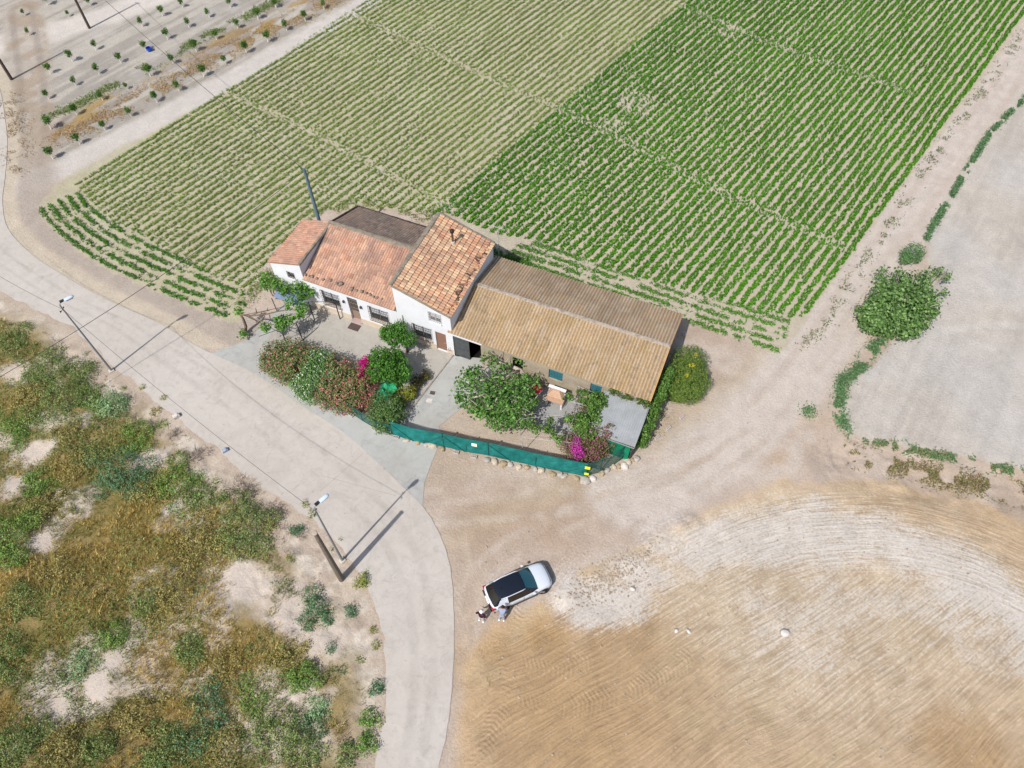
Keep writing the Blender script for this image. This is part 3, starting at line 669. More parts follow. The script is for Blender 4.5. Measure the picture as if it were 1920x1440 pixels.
def barrel(name, origin, across, down, La, Ld, parent, pal, pitch=.23, course=.4, amp=.055, lift=.03, seed=1, patch=None, moss=.2, k=.72, thick=.09):
    A = np.array(across, float); A /= np.linalg.norm(A); D = np.array(down, float); D /= np.linalg.norm(D)
    Nn = np.cross(A, D); Nn = Nn if Nn[2] > 0 else -Nn
    nc = int(round(La/pitch)); pt_ = La/nc; nr = int(round(Ld/course)); cr = Ld/nr
    prof = [(0,0),(.14,.62),(.32,.97),(.5,1.0),(.68,.97),(.86,.62),(1,0)]; rr = np.random.default_rng(seed)
    base = np.array([s2l(c) for c in pal]); base = base*.5+base.mean(0)*.5; ti = rr.integers(0, len(pal), (nr, nc))
    for i in range(nr):
        for j in range(1, nc):
            if rr.random() < .35: ti[i, j] = ti[i, j-1]
    tj = 1+rr.normal(size=(nr, nc))*.10
    V = []; T = []; cols = nc*len(prof)
    for i in range(nr):
        for e, dd in enumerate((i*cr, (i+1)*cr-.004)):
            for j in range(nc):
                wob = (.012*math.sin(i*.9+j*1.3+seed)+rr.uniform(-.012,.012) if e == 0 else 0)
                for (s, hh) in prof:
                    a = (j+s)*pt_; h = amp*hh+lift*(e)+.02*math.sin(a*1.1+seed)+.02*math.sin(dd*.8+a*.4)
                    p = np.array(origin)+A*(a+(wob if 0 < s < 1 else 0))+D*dd+Nn*h; V.append(p)
                    c = base[ti[i, j]]*tj[i, j]*1
                    T.append(c*k)
    V = np.array(V); T = np.array(T)
    ms = fbm(V[:,0], V[:,1], 1.5, 600+seed, 4)[:, None]; T = T*(1-moss*sst(.5,.72,ms))+moss*sst(.5,.72,ms)*s2l((132,118,110))*k
    if patch is not None: T = patch(V, T)
    rows = nr*2; idx = np.arange(rows*cols).reshape(rows, cols)
    if np.cross(A, D)[2] < 0: idx = idx[:, ::-1]
    F = np.stack([idx[:-1,:-1], idx[:-1,1:], idx[1:,1:], idx[1:,:-1]], -1).reshape(-1, 4)
    # bedding layer under the tiles
    o = np.array(origin); c4 = [o, o+A*La, o+A*La+D*Ld, o+D*Ld]; b = len(V)
    V = np.concatenate([V, [q-Nn*.004 for q in c4], [q-Nn*thick for q in c4]]); T = np.concatenate([T, np.tile(s2l((176,140,116))*k, (8, 1))])
    F = np.concatenate([F, np.array([[0,1,2,3],[7,6,5,4],[0,4,5,1],[1,5,6,2],[2,6,7,3],[3,7,4,0]])+b])
    return np_mesh(name, V, F, tint_mat('clay_tile', .85, .15, 9, .22, .4, 40), parent, T)
def mortar(name, pts, wdt, hgt, parent, mat, seed=3, label=None):
    """rough mortar band following pts (local frame)"""
    rr = random.Random(seed); mb = MB(); P = []
    for i in range(len(pts)-1):
        a, b = Vector(pts[i]), Vector(pts[i+1]); n = max(2, int((b-a).length/.35))
        P += [a.lerp(b, k/n) for k in range(n)]
    P.append(Vector(pts[-1])); vs = []
    for i, p in enumerate(P):
        d = (P[min(i+1, len(P)-1)]-P[max(i-1, 0)]).normalized(); s = Vector((-d.y, d.x, 0)).normalized()
        w0 = wdt*.5*(1+rr.uniform(-.18,.18)); h0 = hgt*(1+rr.uniform(-.3,.3))
        vs += [p-s*w0-Vector((0,0,.06)), p-s*w0*.7+Vector((0,0,h0*.8)), p+Vector((0,0,h0)), p+s*w0*.7+Vector((0,0,h0*.8)), p+s*w0-Vector((0,0,.06))]
    n = len(P); fs = [(i*5+k, i*5+k+1, i*5+k+6, i*5+k+5) for i in range(n-1) for k in range(4)]+[(0,1,2,3,4),tuple((n-1)*5+k for k in (4,3,2,1,0))]
    mb.add(vs, fs); o = mb.build(name, mat, parent)
    if label: o['label'] = label
    return o
WHITE = simple('white_plaster', (236,238,242), .85, .2, var=.03, vscale=.8, bump=.15, bscale=6, k=.80, col2=(226,226,228))
CREAM = simple('cream_plinth', (232,214,192), .85, .2, var=.1, vscale=1.5, bump=.2, bscale=12, k=.72)
STONE = simple('barn_render', (206,192,168), .9, .15, var=.22, vscale=1.4, bump=.5, bscale=9, k=.62, col2=(176,162,142))
MORT = simple('mortar', (176,164,146), .95, .1, var=.4, vscale=3.5, bump=.5, bscale=18, k=.6, col2=(128,118,104))
GLASS = simple('window_glass', (40,48,54), .08, .6, var=.05)
IRON = simple('wrought_iron', (52,50,52), .5, .4, var=.1)
IRONW = simple('pale_iron', (178,176,174), .5, .4, var=.15)
BROWN = simple('brown_door_paint', (138,104,88), .55, .4, var=.12, vscale=5)
TAUPE = simple('taupe_wood', (150,130,112), .6, .3, var=.2, vscale=6)
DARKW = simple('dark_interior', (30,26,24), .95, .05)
PINKT = simple('pink_step_tile', (196,168,164), .5, .4, var=.12, k=.7)
TEAL = simple('teal_paint', (52,112,122), .55, .35, var=.2, vscale=4, bump=.1)
DGREY = simple('dark_metal_sheet', (78,82,84), .5, .4, var=.25, vscale=2.5)

house = thing('farmhouse', 'white farmhouse with three tiled terracotta roofs at different heights', 'house', HO, HAZ)
# -- walls
zC = lambda u: 4.0+(u+15.48)*.31; zB = lambda u: 6.2-(u+4.55)*.32; zA = lambda u: 3.46
w1h, drh, w2h = (-11.25,-9.75,1.05,2.65), (-8.95,-8.07,.14,2.85), (-7.05,-5.45,1.08,2.66)
mb = MB(); wall_face(mb, -12.62, -4.55, -.1, zA, [w1h, drh, w2h])
mb.add([(-12.62,0,-.1),(-12.62,8.3,-.1),(-12.62,8.3,3.5),(-12.62,4.65,5.02),(-12.62,0,3.46)], [(0,4,3,2,1)])
mb.add([(-12.62,8.3,-.1),(-4.55,8.3,-.1),(-4.55,8.3,3.5),(-12.62,8.3,3.5)], [(0,3,2,1)])
wA = mb.build('wall', WHITE, house); wA['label'] = 'long low white front wall with a door between two barred windows'
wBh, dBh, uph = (-3.32,-1.8,.82,2.37), (-1.45,-.57,.08,2.3), (-1.76,-.83,3.42,4.49)
mb = MB(); wall_face(mb, -4.55, -.02, -.1, zB, [wBh, dBh, uph])
mb.add([(-4.55,0,-.1),(-4.55,7.75,-.1),(-4.55,7.75,6.2),(-4.55,0,6.2)], [(0,3,2,1)])
mb.add([(-.02,0,-.1),(-.02,7.75,-.1),(-.02,7.75,zB(-.02)),(-.02,0,zB(-.02))], [(0,1,2,3)])
mb.add([(-4.55,7.75,-.1),(-.02,7.75,-.1),(-.02,7.75,zB(-.02)),(-4.55,7.75,6.2)], [(0,3,2,1)])
wB = mb.build('wall', WHITE, house); wB['label'] = 'tall white wall with a small upper window and a brown door'
mb = MB(); ch = (-14.05,-13.48,2.86,3.55); wall_face(mb, -15.48, -12.62, -.1, zC, [ch])
mb.add([(-15.48,0,-.1),(-15.48,4.9,-.1),(-15.48,4.9,4.0),(-15.48,0,4.0)], [(0,3,2,1)])
mb.add([(-12.62,0,3.4),(-12.62,4.9,3.4),(-12.62,4.9,zC(-12.62)),(-12.62,0,zC(-12.62))], [(0,1,2,3)])
mb.add([(-15.48,4.9,-.1),(-12.62,4.9,-.1),(-12.62,4.9,zC(-12.62)),(-15.48,4.9,4.0)], [(0,3,2,1)])
wC = mb.build('wall', WHITE, house); wC['label'] = 'white wall of the small end wing with one tiny window'
mb = MB()
for a, b, z in ((-12.62,-8.95,.66),(-8.07,-4.55,.66),(-4.55,-1.45,.62),(-.57,-.02,.62)): mb.box((a,-.03,0),(b,-.003,z))
mb.build('plinth', CREAM, house)
# -- roofs
def patchA(V, T):
    m = (sst(.52,.66,fbm(V[:,0],V[:,1],2.6,640,3)))[:,None]; return T*(1-.45*m)+.45*m*s2l((150,118,108))*.62
sA = math.hypot(4.85, 1.62)
rA = barrel('roof', (-12.58,4.62,5.06), (1,0,0), (0,-4.85,-1.60), 7.98, 5.1, house, TILES_A, pitch=.21, course=.42, seed=5, moss=.25, patch=patchA); rA['label'] = 'front slope of salmon barrel tiles'
rD = barrel('roof', (-4.62,4.70,5.04), (-1,0,0), (0,3.75,-1.55), 8.0, 4.05, house, TILES_OLD, pitch=.21, course=.42, seed=8, moss=.35, amp=.04, lift=.012); rD['label'] = 'rear slope of weathered grey brown tiles'
rB = barrel('roof', (-4.42,-.06,6.22), (0,1,0), (4.55,0,-1.455), 7.85, 4.78, house, TILES, pitch=.235, course=.4, seed=11, lift=.075, moss=.18); rB['label'] = 'high single slope of pale salmon tiles with dark course lines'
rC = barrel('roof', (-12.66,-.05,4.90), (0,1,0), (-2.95,0,-.915), 4.98, 3.1, house, TILES_C, pitch=.22, course=.4, seed=14, moss=.3, lift=.012); rC['label'] = 'low side slope of rusty rose tiles over the end wing'
mortar('ridge_cap', [(-12.7,4.66,5.08),(-4.6,4.66,5.08)], .42, .10, house, MORT, 3)
mortar('verge', [(-4.56,-.08,6.24),(-4.56,7.8,6.24)], .42, .12, house, MORT, 4)
mortar('verge', [(-4.5,7.82,6.2),(.05,7.82,4.8)], .34, .10, house, MORT, 5)
mortar('verge', [(-4.5,-.07,6.16),(.02,-.07,4.72)], .16, .07, house, MORT, 6)
mortar('verge', [(-12.6,-.05,4.9),(-12.6,4.9,4.92)], .26, .10, house, MORT, 7)
mortar('verge', [(-12.58,4.75,5.05),(-12.58,8.5,3.5)], .22, .08, house, simple('dark_verge', (70,62,58), .9, .1, var=.4, vscale=4), 8)
mortar('verge', [(-12.5,8.5,3.47),(-4.6,8.5,3.47)], .2, .07, house, MATS['dark_verge'], 9)
mortar('verge', [(-15.6,0,3.96),(-15.6,4.9,3.96)], .12, .05, house, MATS['dark_verge'], 10)
# loose broken tiles laid along the low edge of the high roof
mb = MB(); rr = random.Random(4)
for i in range(34):
    v = .1+i*.227; u = -.28+rr.uniform(-.16,.16); mb.cur = tuple(s2l(rr.choice([(206,150,112),(176,124,100),(120,100,86),(222,180,140),(90,78,70)]))*.62)
    mb.box((u-.2,v-.07,zB(u)+.06),(u+.18,v+.09,zB(u)+.15+rr.uniform(0,.04)), rz=rr.uniform(-.5,.5), bev=.02)
mb.build('edge_tiles', tint_mat('clay_tile'), house, tint=True)
# chimney with flashing, pipe and cowl
chm = MB().tube([(-2.5,5.9,5.3),(-2.5,5.9,6.75)], .085, 10).build('chimney', simple('rusty_pipe', (112,88,74), .7, .3, var=.4, vscale=6), rB if False else house)
mb = MB(); mb.lathe((-2.5,5.9,5.38), [(.34,.0),(.22,.16),(.14,.42),(.10,.44)], 10); mb.build('flashing', simple('cement', (190,182,168), .9, .1, var=.2), chm)
mb = MB(); mb.lathe((-2.5,5.9,6.75), [(.09,0),(.17,.03),(.17,.2),(.05,.3),(.02,.31)], 12); mb.build('cowl', simple('sooty_metal', (44,38,36), .7, .3), chm)
# -- windows with bars
def barred(name_label, h, parent, v=0.0, bars=11, proud=.12, iron=IRON, belly=.0, sill=CREAM, frame_mat=None):
    a, b, c, d = h; fm = frame_mat or TAUPE
    mb = MB(); t = .06
    for q in (((a,v+.10,c),(a+t,v+.15,d)),((b-t,v+.10,c),(b,v+.15,d)),((a+t,v+.10,c),(b-t,v+.15,c+t)),((a+t,v+.10,d-t),(b-t,v+.15,d)),(((a+b)/2-.03,v+.10,c+t),((a+b)/2+.03,v+.15,d-t))): mb.box(*q)
    wd = mb.build('window', fm, parent); wd['label'] = name_label
    MB().box((a,v+.155,c),(b,v+.17,d)).build('pane', GLASS, wd)
    MB().box((a+.07,v+.148,c+(d-c)*.42),(b-.07,v+.154,d-.06)).build('curtain', simple('net_curtain', (206,208,212), .9, .1, var=.15, vscale=12), wd)
    MB().box((a-.06,v-.10,c-.07),(b+.06,v+.10,c-.003)).build('sill', sill, wd)
    g_ = MB(); y = v-proud; A_, B_ = a-.04, b+.04; C_, D_ = c-.03, d+.02
    for z in (C_, C_+(D_-C_)*.33, C_+(D_-C_)*.66, D_): g_.box((A_,y-.012,z-.012),(B_,y+.012,z+.012))
    for i in range(bars+1):
        u = A_+(B_-A_)*i/bars; g_.tube([(u,y+.0,C_),(u,y-.0,D_)], .013, 5)
        if i < bars:
            um = u+(B_-A_)/bars*.5
            for zc in (C_+(D_-C_)*.5, C_+(D_-C_)*.83, C_+(D_-C_)*.16):
                ring = [(um+.05*math.cos(t2), y, zc+.05*math.sin(t2)) for t2 in np.linspace(0, 2*PI, 9)]; g_.tube(ring, .007, 4, False)
    for (u, z) in ((A_,C_),(B_,C_),(A_,D_),(B_,D_)): g_.box((u-.012,y,z-.012),(u+.012,v+.02,z+.012))
    g_.build('grille', iron, wd); return wd
barred('barred window left of the house door', w1h, house)
barred('barred window right of the house door', w2h, house)
barred('barred ground floor window under the high roof', wBh, house)
barred('small upper window with pale bars', uph, house, bars=6, proud=.06, iron=IRONW, sill=WHITE, frame_mat=IRONW)
barred('tiny window of the end wing', ch, house, bars=4, proud=.04, sill=WHITE)
# -- doors
a, b, c, d = drh
mb = MB(); mb.box((a,.17,c),(a+.07,.21,d)); mb.box((b-.07,.17,c),(b,.21,d)); mb.box((a+.07,.17,d-.07),(b-.07,.21,d)); mb.box((a+.07,.18,c),(b-.07,.2,c+1.0))
for i in range(6): u = a+.13+i*(b-a-.26)/5; mb.box((u-.012,.17,c+1.0),(u+.012,.195,d-.07))
for z in (1.45,2.0,2.4): mb.box((a+.07,.172,z),(b-.07,.193,z+.03))
dr = mb.build('door', TAUPE, house); dr['label'] = 'taupe front door with barred glazing'
MB().box((a+.07,.2,c+1.0),(b-.07,.215,d-.07)).build('pane', GLASS, dr); MB().tube([(b-.12,.16,1.15),(b-.12,.12,1.15),(b-.2,.12,1.15)], .012, 6).build('handle', IRONW, dr)
MB().box((a-.03,-.14,0),(b+.03,.21,.155),bev=.01).build('door_step', PINKT, house)
a, b, c, d = dBh
dB = MB().box((a,.10,c),(b,.14,d)).box((a+.1,.085,c+.15),(b-.1,.10,c+.95)).box((a+.1,.085,c+1.1),(b-.1,.10,d-.15)).build('door', BROWN, house); dB['label'] = 'plain brown side door'
MB().tube([(b-.1,.10,1.1),(b-.1,.05,1.1),(b-.2,.05,1.1)], .012, 6).build('handle', IRONW, dB)
for u in (-7.78,-9.3): 
    l = MB().lathe((u,-.09,2.15), [(.02,.18),(.08,.15),(.1,.02),(.06,-.08),(.02,-.1)][::-1], 8).box((u-.02,-.06,2.2),(u+.02,-.004,2.26)).build('wall_lamp', IRON, house)
MB().tube([(-4.1,-.05,.1),(-4.1,-.05,2.9),(-4.1,-.02,3.0)], .035, 8).build('downpipe', IRONW, house)
mb = MB().tube([(-.32,-.1,.95),(-.32,-.22,.9),(-.3,-.22,.75),(-.2,-.2,.72)], .02, 6).build('door_pull', IRON, house)
# small stones weighing down the eave tiles
for i, (x, y) in enumerate([(120,145),(195,168),(245,182),(335,207),(440,232),(568,252),(685,298),(748,322),(950,402),(1050,427),(1135,452),(1212,478),(1290,512),(1352,542),(1412,557),(1500,582)]):
    px, py = 560+x/9.6, 500+y/9.6; z = 3.66
    for _ in range(3):
        q = at(px, py, z); du = q-HO; v = -du.x*math.sin(HAZ)+du.y*math.cos(HAZ); z = 3.50+max(v, 0)*.33+.12
    rs = (.11,.09,.13,.1,.12,.14,.12,.19,.17,.11,.14,.12,.13,.1,.12,.11)[i]
    mb = MB(); mb.rock((0,0,0), rs, 50+i, .75, yaw=i); o = mb.build('roof_stone', simple('roof_stone', (140,124,112), .95, .1, var=.4, vscale=9, bump=.4), None, True)
    o.location = (q.x, q.y, z)
    lab = {0:'leftmost roof stone at the end of the eave row',7:'largest grey stone of the row on the tiled eave',8:'big rounded roof stone just right of the largest one',15:'last roof stone at the right end of the eave row'}.get(i, 'small grey roof stone, %s from the left along the tiled eave' % ORD[i+1])
    tag(o, lab, 'stone', 'stones along the tiled eave')
# antenna behind the house
q = hw(-.2, 9.2); an = thing('antenna_mast', 'thin television antenna mast rising behind the high roof', 'antenna', q)
MB().tube([(0,0,0),(0,0,5.2)], .025, 6).build('mast', IRONW, an)
mb = MB(); mb.tube([(-.55,.25,5.1),(.55,-.25,5.1)], .015, 5)
for k in range(7): x = -.5+k*.165; mb.tube([(x-.12,-.45*x-.3,5.1),(x+.12,-.45*x+.3,5.1)], .009, 4)
mb.build('aerial', IRONW, an)
# -- barn
barn = thing('barn', 'long barn with an ochre corrugated roof joined to the white house', 'barn', HO, HAZ)
mb = MB(); bd = (.05,2.32,.0,2.52); dw = (4.87,5.7,1.2,2.42); sh1 = (7.72,8.8,1.3,2.45); sh2 = (10.92,11.75,.05,2.45)
wall_face(mb, .0, 15.2, -.1, lambda u: 2.86, [bd, dw, sh1, sh2], v=.0, depth=.3)
def gable(u, s):
    f = (0,1,2,3,4) if s > 0 else (4,3,2,1,0); mb.add([(u,0,-.1),(u,8.05,-.1),(u,8.05,2.9),(u,4.15,3.9),(u,0,2.86)], [f])
gable(15.2, 1); gable(.0, -1); mb.add([(0,8.05,-.1),(15.2,8.05,-.1),(15.2,8.05,2.9),(0,8.05,2.9)], [(0,3,2,1)])
mb.build('wall', STONE, barn)
MB().box((-.02,-.035,2.53),(2.42,-.003,2.72)).box((-.02,-.035,-.05),(.05,-.003,2.53)).build('door_surround', WHITE, barn)
# floor and back of the lobby seen through the door
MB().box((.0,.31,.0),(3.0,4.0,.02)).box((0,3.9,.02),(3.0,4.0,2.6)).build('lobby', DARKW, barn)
o = MB().box((.06,.05,.03),(1.32,.10,2.5)).box((.12,.03,.1),(1.26,.05,.2)).box((.12,.03,2.3),(1.26,.05,2.4)).build('door', DGREY, barn); o['label'] = 'dark sheet metal door leaf, closed half'
MB().tube([(1.2,.03,1.1),(1.2,-.01,1.1),(1.2,-.01,1.3),(1.2,.03,1.3)], .012, 6).build('handle', IRON, o)
for h, lab in ((dw,'dark unglazed opening'),(sh1,'closed teal shutter'),(sh2,'teal plank door')):
    a, b, c, d = h; mb = MB(); dark = lab[0] == 'd'
    n = 5
    for i in range(n): mb.box((a+.02+(b-a-.04)*i/n, .09, c+.02), (a+.02+(b-a-.04)*(i+1)/n-.012, .13, d-.02))
    if not dark:
        for z in (c+.2, d-.25): mb.box((a+.05,.065,z),(b-.05,.09,z+.08))
    o = mb.build('door' if lab == 'teal plank door' else 'window', DARKW if dark else TEAL, barn); o['label'] = lab
    MB().box((a,.14,c),(b,.16,d)).build('backing', DARKW, o)
o = MB().box((15.2,4.9,.0),(15.24,6.2,2.3)).box((15.24,5.0,.2),(15.26,6.1,.35)).box((15.24,5.0,1.9),(15.26,6.1,2.05)).build('door', TEAL, barn); o['label'] = 'teal gable end door'
def corrug(name, o3, u_len, down, Ld, parent, cols, seed, pitch=.235, amp=.036):
    D = np.array(down, float); D /= np.linalg.norm(D); A = np.array([1.0,0,0]); Nn = np.cross(A, D); Nn = Nn if Nn[2] > 0 else -Nn
    n = int(u_len/pitch*8); a = np.linspace(0, u_len, n); d = np.concatenate([np.arange(0, Ld, .12), [Ld]])
    AA, DD = np.meshgrid(a, d); h = amp*np.cos(AA/pitch*2*PI)
    brk = [Ld*.5]; h = h+np.where(DD < Ld*.5, .018, 0)+.012*np.sin(AA*.9+seed)
    h = h+(np.floor(AA/1.06)%2)*.004
    V = np.array(o3)+AA[...,None]*A+DD[...,None]*D+h[...,None]*Nn
    n1 = fbm(AA, DD, 1.6, seed, 4); n2 = fbm(AA, DD*.22, .22, seed+5, 3); n3 = fbm(AA,DD,.3,seed+9,3)
    c = np.empty(AA.shape+(3,)); c[...] = s2l(cols[0])
    def mx(m, col): nonlocal c; m = np.clip(m,0,1)[...,None]; c = c*(1-m)+s2l(col)*m
    mx(sst(.42,.65,n1), cols[1]); mx(sst(.5,.72,n2)*.6, cols[2]); mx(sst(.6,.75,n3)*.5, cols[3])
    sheet = (_hash(np.floor(AA/1.06), np.floor(DD/(Ld*.5)), seed)-.5)[...,None]*.16
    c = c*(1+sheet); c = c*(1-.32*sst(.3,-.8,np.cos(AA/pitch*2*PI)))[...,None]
    mx(sst(.08,.0,np.abs(DD-Ld*.5))*.4, (196,178,158))
    idx = np.arange(AA.size).reshape(AA.shape); F = np.stack([idx[:-1,:-1], idx[:-1,1:], idx[1:,1:], idx[1:,:-1]], -1).reshape(-1,4)
    V2 = V.reshape(-1,3); T = c.reshape(-1,3)*.68
    return np_mesh(name, V2, F, tint_mat('fibre_cement', .85, .15, 7, .2, .3, 40), parent, T, True)
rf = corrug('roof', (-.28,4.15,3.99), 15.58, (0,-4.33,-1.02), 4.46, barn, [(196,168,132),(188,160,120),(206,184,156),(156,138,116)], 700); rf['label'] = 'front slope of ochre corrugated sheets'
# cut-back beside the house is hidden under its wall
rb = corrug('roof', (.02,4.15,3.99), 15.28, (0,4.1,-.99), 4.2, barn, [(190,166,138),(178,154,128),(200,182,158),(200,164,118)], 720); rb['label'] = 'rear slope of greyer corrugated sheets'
mortar('ridge_cap', [(.02,4.15,4.02),(15.3,4.15,4.02)], .30, .06, barn, simple('pale_ridge', (206,192,176), .9, .1, var=.35, vscale=4, k=.62), 15)
MB().add([(15.31,-.2,2.9),(15.31,4.15,3.93),(15.31,8.2,2.94),(15.31,8.2,3.02),(15.31,4.15,4.02),(15.31,-.2,2.99)], [(0,1,4,5),(1,2,3,4)]) 
mb = MB(); mb.tube([(15.3,-.18,2.95),(15.3,4.15,3.98)], .035, 6); mb.tube([(15.3,4.15,3.98),(15.3,8.2,2.98)], .035, 6); mb.build('barge_trim', simple('ochre_trim', (206,160,104), .8, .2, var=.2), barn)
MB().box((2.5,-.05,2.74),(15.2,-.003,2.85)).build('fascia', CREAM, barn)
for i in range(3): pass
# -- lean-to shed
shd = thing('lean_to_shed', 'small shed with a flat grey sheet roof at the barn corner', 'shed', HO, HAZ)
SH = [(12.0,-.12),(15.3,-.02),(15.35,-3.55),(12.0,-3.62)]
nU, nV = 40, 6; V = []; F = []
for j in range(nV+1):
    for i in range(nU+1):
        s, t = i/nU, j/nV; a = Vector((*SH[0],0)).lerp(Vector((*SH[1],0)), s); b = Vector((*SH[3],0)).lerp(Vector((*SH[2],0)), s); p = a.lerp(b, t)
        V.append((p.x, p.y, 2.32-.25*t+.010*math.cos(i*PI)+.01*math.sin(s*9+t*5)))
for j in range(nV):
    for i in range(nU): F.append((j*(nU+1)+i, (j+1)*(nU+1)+i, (j+1)*(nU+1)+i+1, j*(nU+1)+i+1))
mb = MB(); mb.add(V, F); mb.box((15.33,-3.55,2.02),(15.37,-.02,2.30)); mb.box((12.0,-3.66,2.0),(15.35,-3.62,2.07)); mb.build('roof', simple('grey_sheet', (182,186,188), .7, .25, var=.1, vscale=1.2, k=.62, col2=(166,168,168)), shd)
for (u, v) in ((15.2,-3.45),(12.1,-3.5),(13.6,-3.5),(15.2,-1.7)): MB().box((u-.05,v-.05,-.05),(u+.05,v+.05,2.02)).build('post', IRON, shd)
MB().box((12.2,-3.56,.05),(15.1,-3.54,1.9)).build('mesh_side', simple('green_cloth', (24,128,92), .8, .1, var=.2, vscale=2), shd)
MB().box((15.25,-3.4,.05),(15.27,-.1,1.95)).build('board_side', simple('grey_boards', (120,116,110), .8, .1, var=.3), shd)
# ============================================================ POLES, LAMPS, WIRES
GALV = simple('galvanised', (136,142,146), .5, .45, metal=.3, var=.15)
CONP = simple('pole_concrete', (128,116,104), .9, .1, var=.25, vscale=6)
DPOLE = simple('weathered_pole', (92,80,72), .9, .1, var=.3, vscale=5)
BLUEP = simple('painted_pole', (94,116,128), .6, .3, var=.15)
def lampost(px, py, H, az, label):
    q = at(px, py); t = thing('street_lamp', label, 'street lamp', (q.x, q.y, 0), az, 'street lamps beside the road')
    MB().tube([(0,0,0),(0,0,H*.5),(0,0,H)], [.085,.065,.045], 10).build('pole', GALV, t)
    MB().box((-.19,-.19,-.05),(.19,.19,.10),bev=.02).build('base_plate', simple('cement'), t) if 'cement' in MATS else None
    MB().tube([(0,0,H-.05),(.08,0,H+.12),(.35,0,H+.2)], .032, 8).build('arm', GALV, t)
    V = []; hd = MB(); secs = [(.3,.06,.05),(.4,.12,.07),(.62,.15,.09),(.9,.14,.085),(1.05,.07,.045)]
    vs = []; n = 10
    for (x, w_, h_) in secs:
        for k in range(n): a = 2*PI*k/n; vs.append((x, w_*math.cos(a), H+.22+h_*math.sin(a)))
    fs = [(i*n+k, i*n+(k+1) % n, (i+1)*n+(k+1) % n, (i+1)*n+k) for i in range(len(secs)-1) for k in range(n)]+[tuple(range(n))[::-1], tuple(4*n+k for k in range(n))]
    hd.add(vs, fs); l = hd.build('lamp_head', simple('lamp_white', (190,202,214), .45, .4, var=.08), t, True)
    MB().box((.5,-.1,H+.115),(.95,.1,H+.14)).build('diffuser', GLASS, l)
    MB().box((.12,-.09,H+.18),(.42,.09,H+.30),bev=.02).build('control_box', simple('black_plastic', (34,36,42), .5, .4), t)
    mb = MB().tube([(-.25,-.2,H-.45),(.12,.1,H-.4)], .02, 5)
    for s in (-.2,0,.1): mb.lathe((s,s*.8,H-.42), [(.03,0),(.05,.04),(.03,.1)], 6)
    mb.build('bracket', IRON, t); return q
L1 = lampost(209.5, 695, 7.75, R(38), 'street lamp farther up the road, beside green scrub')
L2 = lampost(642, 1050.8, 8.15, R(46), 'street lamp at the road bend beside a stout concrete post')
q = at(640.5, 1086); t = thing('concrete_post', 'stout bare concrete post beside the lamp at the road bend', 'post', (q.x, q.y, 0))
MB().tube([(0,0,-.1),(0,0,2.5),(0,0,5),(0,0,7.6)], [.21,.185,.16,.13], 10).build('shaft', CONP, t); MB().lathe((0,0,7.6), [(.14,0),(.15,.05),(.1,.09)], 10).build('cap', simple('pale_cap', (170,154,140), .9, .1), t)
def upole(q, H, label, mat, r=.15):
    t = thing('utility_pole', label, 'utility pole', (q.x, q.y, 0), 0, 'utility poles carrying the overhead line')
    MB().tube([(0,0,-.1),(0,0,H*.5),(0,0,H)], [r,r*.82,r*.62], 10).build('shaft', mat, t)
    MB().tube([(-.3,.15,H-.15),(.3,-.15,H-.15)], .03, 5).build('crossarm', IRON, t)
    for k, s in enumerate((-.26,0,.26)): MB().lathe((s,-s*.5,H-.12), [(.03,0),(.06,.05),(.05,.1),(.02,.16)], 8).build('insulator', simple('insulator_glass', (70,84,88), .3, .5), t)
    return Vector((q.x, q.y, H))
P0 = hw(-14.5, 5.6); P0 = upole(P0, 9.0, 'blue grey utility pole directly behind the farmhouse', BLUEP, .17)
P1 = upole(at(168, 53), 8.6, 'brown utility pole among the saplings', DPOLE)
P2 = upole(at(22, 149), 8.6, 'brown utility pole at the far left beside the lane', DPOLE, .17)
WIRE = simple('cable', (70,66,66), .7, .2)
def wire(a, b, sag, label, r=.014):
    n = 24; pts = [a.lerp(b, k/n)-Vector((0,0,sag*4*(k/n)*(1-k/n))) for k in range(n+1)]
    tag(MB().tube(pts, r, 5).build('overhead_cable', WIRE), label, 'cable', 'overhead cables')
wire(P0+Vector((0,0,-.1)), P1+Vector((0,0,-.1)), .8, 'overhead cable running from the farmhouse pole to the sapling field', .022)
wire(P0+Vector((0,0,-.2)), at(-120, 775, 6.5), .8, 'overhead cable crossing the road from the farmhouse pole', .02)
LT1 = Vector((L1.x, L1.y, 7.3)); LT2 = Vector((L2.x, L2.y, 7.7))
wire(LT1, LT2, 1.1, 'thin cable strung between the two street lamps', .012)
wire(LT1, at(-140, 430, 7.3), .8, 'thin cable running left from the farther street lamp', .012)

# ============================================================ FENCE
def cloth(name, col, hole):
    if name in MATS: return MATS[name]
    m, N, L, B = new_mat(name); pos = N.new('ShaderNodeNewGeometry').outputs['Position']
    B.inputs['Roughness'].default_value = .8; B.inputs['Specular IOR Level'].default_value = .1
    L.new(mixc(N, L, maprange(N, L, noise_node(N, L, pos, 1.3, 5, .65), .35, .65, 0, 1), s2l(col)*.92+.012, s2l(col)*.58), B.inputs['Base Color'])
    t = N.new('ShaderNodeBsdfTransparent'); mx = N.new('ShaderNodeMixShader'); mx.inputs[0].default_value = hole
    L.new(B.outputs[0], mx.inputs[1]); L.new(t.outputs[0], mx.inputs[2]); L.new(mx.outputs[0], N['Material Output'].inputs[0]); MATS[name] = m; return m
TEALC = cloth('shade_cloth', (26,128,122), .06); THINC = cloth('thin_shade_cloth', (44,104,96), .42)
GPOST = simple('green_post', (24,84,76), .6, .3)
FH = 1.95
